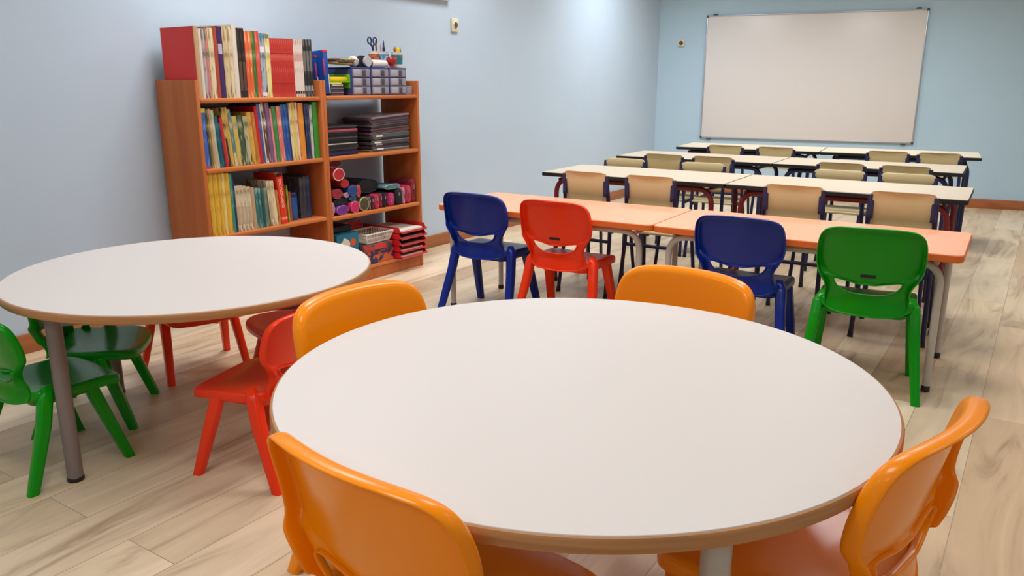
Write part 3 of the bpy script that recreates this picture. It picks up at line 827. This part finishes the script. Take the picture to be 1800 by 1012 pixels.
bx('side_wall', GB, t, (-.07, .07, .070, .078, -.03, .045), .003)
bx('back_wall', GB, t, (-.07, -.063, -.078, .078, 0, .045), .003)
bx('yellow_lid', mat('bright_yellow_plastic', (236, 200, 20), .4), t, (-.058, .068, -.07, .055, .0065, .03), .006)
M_CLEAR = mat('smoky_clear_plastic', (150, 146, 160), .25, spec=.6); M_BFRAME = mat('blue_grey_drawer_frame', (62, 72, 128), .4); M_NOTCH = mat('dark_drawer_notch', (78, 74, 88), .4); M_CLEARP = mat('pale_drawer_panel', (176, 172, 182), .25, spec=.6)
def drawer_unit(label, x, y, z, w, h, d, n=3, rz=0.0, group='mini drawer units on the further bookcase'):
    t = thing('drawer_unit', label, 'drawers', (x, y, z), rz, group)
    fr = [(-d, 0, -w / 2, -w / 2 + .005, 0, h), (-d, 0, w / 2 - .005, w / 2, 0, h), (-d, 0, -w / 2, w / 2, h - .008, h), (-d, -d + .004, -w / 2, w / 2, 0, h)]
    dh = (h - .008) / n
    for k in range(n): fr.append((-d, 0, -w / 2, w / 2, k * dh, k * dh + .003))
    bm = NB()
    for b in fr: box(bm, *b, .0015)
    finish(bm, 'case', M_BFRAME, t)
    for k in range(n):
        z0 = k * dh + .0045; z1 = (k + 1) * dh - .0015
        bm = NB(); box(bm, -d + .02, .003, -w / 2 + .007, w / 2 - .007, z0, z1, .002); dr = finish(bm, 'drawer', M_CLEAR, t)
        bm = NB(); box(bm, .002, .0052, -w / 2 + .012, -.006, z0 + .004, z1 - .004, .0012); finish(bm, 'label_panel', M_CLEARP, dr)
        bm = NB(); box(bm, .002, .005, .006, .034, z0 + .003, z1 - .003, .002)
        tube(bm, [(.0055, .012, z0 + .012), (.0095, .02, z0 + .010), (.0055, .029, z0 + .018)], .0022, 8); finish(bm, 'handle', M_NOTCH, dr)
    return t
drawer_unit('mini drawer unit with three smoky drawers, left one of the three', -3.205, 3.330, 1.0515, .146, .149, .19)
drawer_unit('mini drawer unit with three smoky drawers, middle one of the three', -3.203, 3.4785, 1.0515, .146, .150, .19)
drawer_unit('mini drawer unit with three smoky drawers, right one under the cups', -3.202, 3.627, 1.0515, .146, .151, .19)
drawer_unit('blue-framed drawer unit set back behind the lime green box', -3.375, 3.205, 1.0515, .09, .16, .10, 2, 0.0, None)
t = thing('small_box', 'small grey box at right end of the drawer units', 'box', (-3.215, 3.737, 1.0515)); bx('body', M_CLEAR, t, (-.06, 0, -.032, .032, 0, .040), .003); bx('lid', M_CLEARP, t, (-.061, .001, -.033, .033, .0405, .046), .002)
# clutter on the drawer units
ZT = 1.0515 + .1495
t = thing('paper_bundle', 'olive and brown bundle of craft scraps on the left drawer unit', 'craft scraps', (-3.27, 3.235, ZT + .012))
for i, (c, b) in enumerate((((150, 130, 80), (-.05, .05, -.065, .05, 0, .012)), ((120, 84, 90), (-.04, .05, -.05, .06, .0125, .022)), ((172, 168, 70), (-.03, .055, -.02, .07, .0225, .032)), ((128, 70, 58), (-.045, .02, -.06, .0, .0225, .034)))):
    o = bx('scrap', noise_mix('scrap_%d' % i, c, tuple(int(v * .7) for v in c), (40, 60, 60), .7), t, b, .005); o.rotation_euler = (.04 * (i - 1.5), .03, .12 * (i - 1.5))
t = thing('craft_ball', 'white crumpled craft ball left of the black tape dispenser', 'ornament', (-3.26, 3.328, ZT + .031))
bm = NB(); bmesh.ops.create_icosphere(bm, subdivisions=3, radius=.030)
for v in bm.verts: v.co *= 1 + .06 * math.sin(v.co.x * 190 + 1) * math.sin(v.co.y * 170) + .04 * math.sin(v.co.z * 210)
finish(bm, 'body', noise_mix('white_speckled', (226, 220, 210), (130, 100, 110), (60, 60, 60), .7, lo=.5, hi=.7), t)
t = thing('tape_dispenser', 'black tape dispenser with a silver roll on the drawer units', 'tape dispenser', (-3.255, 3.40, ZT + .0005))
bm = NB()
rings = []
for q in (-.014, .014):
    rings.append([Vector((q, yy, zz)) for yy, zz in ((-.055, 0), (.055, 0), (.058, .02), (.04, .035), (.02, .06), (-.02, .064), (-.045, .045), (-.055, .02))])
loft(bm, rings); finish(bm, 'body', M_BLACK, t)
bm = NB(); lathe(bm, [(.014, -.008), (.028, -.008), (.028, .008), (.014, .008)], 28)
bmesh.ops.transform(bm, matrix=Matrix.Translation((.024, .010, .032)) @ Matrix.Rotation(PI / 2, 4, 'Y'), verts=bm.verts); finish(bm, 'tape_roll', mat('silver_tape', (190, 192, 196), .35), t)
t = thing('glue_bottle', 'white glue bottle lying on the middle drawer unit', 'bottle', (-3.235, 3.50, ZT + .0225))
bm = NB(); tube(bm, [(0, -.055, 0), (0, -.05, 0), (0, .04, 0), (0, .062, 0), (0, .066, 0)], [.017, .021, .021, .0185, .013], 24); finish(bm, 'body', mat('white_plastic', (232, 228, 222), .35), t)
bm = NB(); tube(bm, [(0, -.056, 0), (0, -.075, 0)], [.013, .011], 18); finish(bm, 'cap', M_BLACK, t)
M_CUP = mat('white_cup_plastic', (232, 228, 222), .4)
def cup(label, y, x, zz, r, h, c1, c2):
    t = thing('pencil_cup', label, 'cup', (x, y, zz), 0, 'pencil cups on the drawer units')
    bm = NB(); lathe(bm, [(r * .9, 0), (r * .93, .001), (r, h), (r + .002, h), (r + .002, h + .003), (r - .002, h + .003), (r * .9 - .002, .004)], 28, cap=False)
    finish(bm, 'body', M_CUP, t)
    bm = NB(); lathe(bm, [(r * .915, h * .08), (r * .995 + .0008, h * .86)], 28, cap=False)
    for v in bm.verts: v.co.x *= 1.012; v.co.y *= 1.012
    finish(bm, 'printed_band', noise_mix('cup_print_%s' % label.split()[0], c1, c2, (45, 45, 40), .45, lo=.5, hi=.56), t)
    return t
cz = 1.0515 + .1515
cup('orange-printed pencil cup holding the navy scissors', 3.538, -3.30, cz, .030, .088, (200, 110, 60), (140, 70, 50))
cup('blue-printed pencil cup in the middle of the three', 3.622, -3.315, cz, .039, .088, (80, 160, 200), (220, 230, 230))
cup('teal-printed pencil cup at right with the yellow eraser', 3.685, -3.255, cz, .033, .086, (40, 120, 130), (150, 110, 70))
def pencil(label, x, y, z0, dx, dy, L, c, r=.0042):
    t = thing('pencil', label, 'pencil', (x, y, z0), 0, 'pencils in the cups')
    d = Vector((dx, dy, 1)).normalized(); bm = NB(); tube(bm, [(0, 0, 0), d * (L - .018)], r, 8); finish(bm, 'shaft', mat('paint_%d_%d_%d' % c, c, .4), t)
    bm = NB(); tube(bm, [d * (L - .018), d * L], [r, .001], 8); finish(bm, 'tip', mat('tip_%d_%d_%d' % c, tuple(int(v * .7 + 50) for v in c), .6), t)
zb = cz + .006
for lab, x, y, dx, dy, L, c, r in (('brown pencil leaning in the blue-printed cup', -3.325, 3.600, 0, -.12, .150, (150, 96, 66), .005), ('pink pencil beside the brown one in blue-printed cup', -3.308, 3.612, .0, -.05, .128, (216, 140, 120), .004),
    ('tall navy pen in the blue-printed cup', -3.315, 3.632, 0, .06, .150, (34, 38, 110), .005), ('short navy marker at left in blue-printed cup', -3.30, 3.625, .05, -.03, .122, (30, 34, 96), .006), ('thick navy marker at right in blue-printed cup', -3.322, 3.640, 0, .06, .125, (30, 34, 90), .007),
    ('brown crayon in the teal-printed cup, left', -3.255, 3.668, 0, -.02, .118, (156, 92, 66), .006), ('orange crayon behind the yellow eraser', -3.27, 3.690, 0, .05, .116, (214, 130, 50), .005), ('grey crayon in the teal-printed cup, right', -3.25, 3.703, 0, .06, .112, (96, 92, 84), .006)):
    pencil(lab, x, y, zb, dx, dy, L, c, r)
t = thing('eraser', 'bright yellow eraser sticking out of the teal-printed cup', 'eraser', (-3.245, 3.684, cz + .04)); bm = NB(); box(bm, -.007, .007, -.013, .013, 0, .072, .006, 3); finish(bm, 'body', mat('eraser_yellow', (240, 206, 20), .5), t)
t = thing('scissors', 'navy-handled scissors upright in the orange-printed cup', 'scissors', (-3.30, 3.535, cz + .006))
M_SH = mat('navy_scissor_plastic', (26, 40, 92), .4)
for sd in (-1, 1):
    bm = NB()
    cx, cz_ = sd * .019 - .006, .142
    P = [(0.003 * sd, cx + .015 * math.cos(q), cz_ + .019 * math.sin(q)) for q in [2 * PI * k / 20 for k in range(20)]]
    fr = frames_along(P + [P[0]])
    tube(bm, P + [P[0]], .0042, 8)
    tube(bm, [(.003 * sd, cx - sd * .004, cz_ - .018), (.003 * sd, -sd * .006 - .004, .105), (.003 * sd, -sd * .003, .085)], [.0045, .006, .006], 8)
    finish(bm, 'handle', M_SH, t)
    bm = NB(); tube(bm, [(.001 * sd, -sd * .003, .09), (.001 * sd, sd * .003, 0)], [.005, .001], 8); finish(bm, 'blade', M_ALU, t)
t = thing('sharpener', 'red apple shaped sharpener in front of the pencil cups', 'sharpener', (-3.225, 3.603, cz + .0005))
bm = NB(); lathe(bm, [(.006, 0), (.014, .002), (.013, .012), (.02, .02), (.029, .036), (.029, .046), (.022, .058), (.009, .06), (.003, .055)], 24); finish(bm, 'body', noise_mix('red_apple', (190, 30, 34), (150, 40, 40), (20, 20, 20), .25), t)
bm = NB(); tube(bm, [(0, 0, .055), (.002, .003, .068)], .0022, 6); finish(bm, 'stem', mat('apple_stem', (90, 60, 40), .6), t)

# ------------------------------------------------------------------ magazines on the second shelf of the further bookcase
z = .7315
n = 0
for i, (h, c) in enumerate(((.009, 'n'), (.012, 'b'), (.007, 'd'), (.010, 'd'), (.011, 'g'), (.010, 'd'), (.006, 'w'), (.012, 'd'), (.012, 'd'), (.010, 'd'), (.010, 'd'), (.011, 'd'), (.008, 'd'), (.009, 'p'), (.010, 'd'), (.009, 'd'))):
    mm = {'n': mat('navy_cover', (34, 32, 74), .4), 'b': mat('indigo_cover', (44, 40, 100), .4), 'd': M_DKBOOK, 'g': M_GREYC, 'w': M_LABEL, 'p': mat('rose_pink_cover', (224, 96, 116), .4)}[c]
    lab = {'p': 'rose pink notebook near the top of the left pile', 'w': 'white notebook halfway up the left pile of notebooks', 'n': 'navy notebook at the bottom of the left pile', 'b': 'indigo notebook second from bottom of the left pile', 'g': 'grey-brown notebook in the left pile'}.get(c, 'near-black notebook in the left pile on the second shelf')
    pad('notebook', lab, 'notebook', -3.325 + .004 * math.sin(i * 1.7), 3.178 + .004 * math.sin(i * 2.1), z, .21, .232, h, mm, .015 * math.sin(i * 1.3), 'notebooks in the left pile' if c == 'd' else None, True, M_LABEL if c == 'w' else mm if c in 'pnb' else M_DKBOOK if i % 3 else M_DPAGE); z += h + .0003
z = .7315
for i in range(18):
    h = (.011, .012, .013, .010, .012, .012, .011, .013, .012, .010, .012, .013, .011, .010, .012, .013, .011, .010)[i]
    special = {0: ((196, 170, 130), 'tan magazine at the bottom of the right pile'), 3: ((40, 36, 80), 'navy magazine low in the right pile'), 8: ((70, 120, 126), 'teal edged magazine in the middle of the right pile'), 10: ((176, 44, 52), 'crimson magazine in the upper right pile'), 15: ((96, 56, 88), 'plum magazine near the top of the right pile'), 17: ((150, 130, 134), 'mauve grey magazine topping the right pile')}
    if i in special: mm, lab, g = mat('magazine_%d' % i, special[i][0], .4), special[i][1], None
    else: mm, lab, g = (M_DKBOOK, M_GREYC, M_AUB)[i % 3], ('near-black', 'grey-brown', 'aubergine')[i % 3] + ' magazine in the right pile on the second shelf', ('near-black', 'grey-brown', 'aubergine')[i % 3] + ' magazines in the right pile'
    t = thing('magazine', lab, 'magazine', (-3.325 + .005 * math.sin(i * 1.9), 3.560 + .006 * math.sin(i * 2.7), z), .02 * math.sin(i * 1.1), g)
    # soft cover magazine whose spine side sags: curved sheet block
    def sheet(y0, y1, z0, z1, ins):
        bm = NB(); R = []
        for k in range(9):
            q = k / 8; yy = -.16 + .32 * q
            sag = -.011 * (1 - q) ** 1.2 * (i / 17.0) * 1.6 + .0
            ring = [Vector((-.11 + ins, yy, z0 + sag)), Vector((.11 - ins, yy, z0 + sag)), Vector((.11 - ins, yy, z1 + sag)), Vector((-.11 + ins, yy, z1 + sag))]
            R.append(ring)
        loft(bm, R); return bm
    finish(sheet(0, 0, 0, h, .0), 'cover', mm, t, smooth=False)
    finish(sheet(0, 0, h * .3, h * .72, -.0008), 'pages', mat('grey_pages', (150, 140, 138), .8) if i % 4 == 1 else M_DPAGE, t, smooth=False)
    if i in (1, 3, 4, 6, 7): bx('paper_tab', M_LABEL, t, (.085, .1125, -.13, -.075, h * .15, h * .85), 0)
    z += h + .0003

# ------------------------------------------------------------------ pencil cases on the third shelf
def fabric(c, k=.72):
    return noise_mix('fabric_%d_%d_%d' % c, c, tuple(int(v * k) for v in c), (90, 90, 90), .75, bump=.15)
M_ZIP = mat('dark_zip', (40, 36, 44), .5)
def lying_case(label, x, y, z, ry, rz, L, c, rim, tilt=0.0, rot=0.0):
    """round pouch lying with its end towards the room"""
    t = thing('pencil_case', label, 'pencil case', (x, y, z + rz), 0); t.rotation_euler = (0, tilt, rot)
    bm = NB()
    prof = [(-L, .35), (-L + .012, .8), (-L * .7, 1.0), (-.03, 1.0), (-.006, .97), (0, .86)]
    rings = [[Vector((xx, ry * k * math.cos(2 * PI * q / 28), rz * k * math.sin(2 * PI * q / 28))) for q in range(28)] for xx, k in prof]
    loft(bm, rings); finish(bm, 'body', fabric(c), t)
    bm = NB(); tube(bm, [(-.003, ry * .95 * math.cos(2 * PI * q / 28), rz * .95 * math.sin(2 * PI * q / 28)) for q in range(29)], .0032, 8); finish(bm, 'piping', rim if not isinstance(rim, tuple) else fabric(rim), t)
    bm = NB(); box(bm, -L * .9, -.01, -.004, .004, rz * .985, rz + .002, .001); finish(bm, 'zip', M_ZIP, t)
    return t
def upright_case(label, x, y, z, w, h, d, c, tilt=0.0, rot=0.0, zipm=None):
    """flat pouch standing on its long side, end towards the room"""
    t = thing('pencil_case', label, 'pencil case', (x, y, z + w / 2 * abs(math.sin(tilt))), 0); t.rotation_euler = (tilt, 0, rot)
    bm = NB(); rings = []
    for xx, k in ((-d, .6), (-d + .01, .92), (-d * .5, 1.0), (-.012, .98), (-.002, .82), (0, .6)):
        rings.append([Vector((xx, px * k, h / 2 + pz * (.9 + .1 * k))) for px, pz in rounded_rect(w / 2, h / 2, min(w, h) * .42, 5)])
    loft(bm, rings); finish(bm, 'body', fabric(c), t)
    bm = NB(); tube(bm, [(-.004, 0, .008), (.0005, 0, h * .5), (-.004, 0, h - .008), (-d * .5, 0, h + .0005), (-d + .01, 0, h - .006)], .0026, 6); finish(bm, 'zip', zipm or M_ZIP, t)
    bm = NB(); box(bm, 0, .004, -.003, .003, h * .55, h * .75, .001); finish(bm, 'zip_pull', M_ALU, t)
    return t
ZS = .4055
WHT = (226, 200, 200)
lying_case('purple pencil case lying at the bottom left of the pile', -3.215, 3.150, ZS, .050, .026, .19, (126, 50, 160), (170, 110, 190), 0, .1)
lying_case('hot pink pencil case lying beside the purple one', -3.21, 3.242, ZS, .034, .033, .19, (226, 44, 108), (240, 110, 150))
lying_case('beige-rimmed pencil case with dark pattern, lying on the shelf', -3.212, 3.318, ZS, .038, .040, .19, (84, 80, 60), (226, 200, 140))
lying_case('pale pink pencil case squeezed against the left side panel', -3.225, 3.075, ZS, .024, .040, .18, (214, 150, 150), (226, 180, 180))
lying_case('black pencil case lying above the purple one', -3.23, 3.150, ZS + .0535, .052, .018, .18, (26, 24, 30), (50, 50, 60))
lying_case('small teal pencil case above the hot pink one', -3.225, 3.242, ZS + .0675, .026, .0125, .16, (30, 110, 140), (60, 150, 170))
lying_case('dark red pencil case lying above the black one, at left', -3.225, 3.125, ZS + .091, .036, .027, .19, (176, 44, 58), (196, 70, 80))
lying_case('lilac strip pencil case wedged below the blue one', -3.222, 3.195, ZS + .0915, .020, .013, .16, (196, 150, 170), (210, 170, 190), 0, .1)
lying_case('bright blue pencil case end in the middle of the pile', -3.215, 3.238, ZS + .0935, .035, .030, .19, (38, 78, 150), (60, 100, 170))
lying_case('crumpled red pencil case above the blue one', -3.225, 3.185, ZS + .1475, .030, .022, .19, (206, 36, 40), (220, 70, 70))
lying_case('red pencil case with white rim near the top of the pile', -3.208, 3.128, ZS + .1925, .044, .034, .19, (214, 38, 46), mat('white_piping', (236, 214, 208), .6), 0, .05)
lying_case('wine coloured pencil case on top of the pile', -3.24, 3.135, ZS + .2615, .058, .020, .2, (120, 36, 54), (200, 150, 150), 0, .1)
lying_case('orange-red wedge shaped pencil case right of the blue one', -3.222, 3.287, ZS + .083, .016, .034, .17, (220, 60, 44), (230, 120, 90))
t = upright_case('slim grey pencil case standing on the shelf', -3.215, 3.366, ZS, .016, .075, .18, (128, 122, 126))
upright_case('maroon pencil case standing between the grey and pink ones', -3.213, 3.388, ZS, .024, .080, .18, (104, 28, 46))
upright_case('pink pencil case with white patch, standing', -3.208, 3.421, ZS, .036, .084, .18, (222, 60, 104), .03)
upright_case('dark red pencil case standing beside the pink one', -3.213, 3.457, ZS, .030, .086, .18, (150, 34, 52))
upright_case('narrow black pencil case standing near the magenta one', -3.213, 3.492, ZS, .034, .088, .18, (28, 26, 34))
upright_case('magenta pencil case with grey tag, standing', -3.208, 3.545, ZS, .060, .080, .18, (206, 40, 116), 0, 0, mat('grey_zip', (170, 170, 176), .5))
upright_case('black pencil case standing right of the magenta one', -3.210, 3.612, ZS, .062, .100, .18, (22, 22, 26))
upright_case('narrow pale pink pencil case standing near the right side', -3.210, 3.659, ZS, .022, .098, .18, (224, 150, 170))
upright_case('rose red pencil case standing near the right side panel', -3.206, 3.700, ZS, .050, .108, .18, (206, 56, 82), .02)
upright_case('tall crimson patterned pencil case at the right side panel', -3.215, 3.753, ZS, .044, .140, .19, (160, 40, 62), -.03)
lying_case('big black bag lying across the standing pencil cases', -3.25, 3.395, ZS + .0925, .092, .040, .19, (22, 22, 30), (36, 44, 92), 0, .05)
lying_case('pale teal flat pencil case on top of the black one', -3.212, 3.560, ZS + .1015, .078, .014, .18, (110, 150, 160), (150, 190, 196), 0, .1)

# ------------------------------------------------------------------ bottom shelf of the further bookcase
ZB = .0885
t = thing('letter_tray_stack', 'stack of five red letter trays with papers on the bottom shelf', 'letter trays', (-3.155, 3.665, ZB))
M_TRAY = mat('red_tray_plastic', (206, 30, 38), .35)
for k in range(5):
    z0 = k * .038; bm = NB()
    W = .118
    box(bm, -.30, .0, -W, W, z0, z0 + .003)                          # floor
    for sd in (-1, 1):                                                  # sloping side walls
        pts = [(-.30, z0), (.012, z0), (-.010, z0 + .0375), (-.30, z0 + .0375)]
        rings = [[Vector((px, sd * yy, pz)) for px, pz in pts] for yy in (W - .003, W)]
        loft(bm, rings)
    rings = [[Vector((-.004, yy, z0)), Vector((.012, yy, z0)), Vector((.016, yy, z0 + .013)), Vector((.012, yy, z0 + .013))] for yy in (-W, W)]
    loft(bm, rings)                                                     # front lip
    tr = finish(bm, 'tray', M_TRAY, t, smooth=False)
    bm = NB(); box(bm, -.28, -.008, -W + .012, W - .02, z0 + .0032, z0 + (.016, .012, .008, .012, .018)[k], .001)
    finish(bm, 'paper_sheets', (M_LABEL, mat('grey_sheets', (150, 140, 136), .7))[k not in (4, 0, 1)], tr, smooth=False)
M_PATT = noise_mix('orange_navy_pattern', (206, 92, 50), (46, 44, 92), (26, 26, 26), .5, detail=1, lo=.47, hi=.53)
M_PATT2 = noise_mix('navy_orange_pattern', (52, 46, 86), (198, 70, 44), (30, 30, 30), .5, detail=1, lo=.52, hi=.58)
t = thing('cardboard_box', 'orange and navy patterned box on the bottom shelf', 'box', (-3.30, 3.41, ZB)); bx('body', M_PATT, t, (-.10, .10, -.125, .125, 0, .052), .002); bx('lid', M_PATT2, t, (-.102, .102, -.127, .127, .0525, .074), .002)
t = thing('cardboard_box', 'dark patterned box with red flap under the white basket', 'box', (-3.30, 3.412, ZB + .0748)); bx('body', noise_mix('charcoal_red_pattern', (70, 74, 84), (186, 60, 44), (24, 24, 24), .5, detail=1, lo=.5, hi=.56), t, (-.098, .098, -.123, .123, 0, .040), .002); bx('red_flap', mat('red_card', (206, 60, 50), .5), t, (.0985, .100, -.04, .06, .008, .036), 0)
t = thing('basket', 'small white slotted plastic basket on the patterned boxes', 'basket', (-3.295, 3.43, ZB + .1155))
M_BSK = mat('off_white_plastic', (244, 238, 226), .4)
bm = NB(); hx0, hy0, hx1, hy1, H = .070, .092, .090, .118, .062
box(bm, -hx0, hx0, -hy0, hy0, 0, .003)
def bpt(u, zz):
    k = zz / H; hx = hx0 + (hx1 - hx0) * k; hy = hy0 + (hy1 - hy0) * k
    s_, q = divmod(u, 1.0); s_ = int(s_) % 4
    return {0: Vector((hx, -hy + 2 * hy * q, zz)), 1: Vector((hx - 2 * hx * q, hy, zz)), 2: Vector((-hx, hy - 2 * hy * q, zz)), 3: Vector((-hx + 2 * hx * q, -hy, zz))}[s_]
for zz, r in ((.006, .003), (.033, .0022), (.058, .0035)):
    for s_ in range(4): tube(bm, [bpt(s_ + .0001, zz), bpt(s_ + .9999, zz)], r, 6)
for s_ in range(4):
    nn = 16 if s_ % 2 == 0 else 12
    for k in range(nn + 1):
        q = min(.9999, max(.0001, k / nn)); tube(bm, [bpt(s_ + q, .002), bpt(s_ + q, .058)], .0022 if 0 < k < nn else .004, 6)
finish(bm, 'body', M_BSK, t)
bm = NB(); rr = [(hx1 + .004, hy1 + .004), (hx1 + .004, hy1 + .004), (hx1 - .002, hy1 - .002), (hx1 - .002, hy1 - .002)]
rings = [[Vector((px, py, zz)) for px, py in rounded_rect(a_, b_, .012, 4)] for (a_, b_), zz in zip(rr, (.0575, .0635, .0635, .0575))]
loft(bm, rings + [rings[0]], False); finish(bm, 'rim', M_BSK, t)
t = thing('gift_box', 'teal box with white shape and orange dot on the bottom shelf', 'box', (-3.315, 3.185, ZB))
bx('body', mat('teal_card', (28, 112, 138), .5), t, (-.09, .09, -.085, .085, 0, .205), .002)
bm = NB(); lathe(bm, [(.021, 0), (.021, .0008)], 24); bmesh.ops.transform(bm, matrix=Matrix.Translation((.0901, .040, .150)) @ Matrix.Rotation(PI / 2, 4, 'Y'), verts=bm.verts); finish(bm, 'orange_dot', mat('orange_print', (224, 84, 40), .5), t)
bm = NB(); pts = [(.0905, -.075 + .04 * (1 + math.cos(q)) + .012 * math.cos(3 * q), .145 + .032 * math.sin(q) + .010 * math.sin(2 * q)) for q in [2 * PI * k / 24 for k in range(24)]]
loft(bm, [[Vector(p) for p in pts], [Vector((p[0] + .0006, p[1], p[2])) for p in pts]]); finish(bm, 'white_shape', mat('white_print', (222, 212, 196), .5), t)
t = thing('cloth_pouch', 'black pouch on top of the teal box', 'pouch', (-3.33, 3.18, ZB + .2058)); bm = NB(); box(bm, -.07, .07, -.075, .085, 0, .038, .016, 3); finish(bm, 'body', fabric((34, 34, 36)), t)
bm = NB(); tube(bm, [(.065, -.06, .034), (.0715, .01, .037), (.065, .07, .034)], .003, 6); finish(bm, 'zip', M_ZIP, t)
t = thing('game_box', 'dark box with brown print between teal and patterned boxes', 'box', (-3.39, 3.325, ZB + .1155)); bx('body', noise_mix('dark_brown_print_box', (60, 44, 44), (110, 80, 70), (20, 20, 20), .5), t, (-.06, .05, -.045, .0, 0, .06), .002); bx('lid', mat('grey_brown_card', (120, 104, 96), .6), t, (-.062, .052, -.047, .002, .0605, .075), .002)
t = thing('book', 'pink-red picture book leaning behind the white basket', 'book', (-3.425, 3.46, ZB + .1155)); t.rotation_euler = (.0, -.15, 0)
bx('cover', noise_mix('pink_red_cover', (206, 70, 84), (226, 200, 190), (16, 16, 16), .4, detail=1, lo=.52, hi=.56), t, (-.006, .006, -.10, .05, 0, .105), .001); bx('pages', M_PAPER, t, (-.004, .004, -.0985, .0515, .002, .1062), 0)
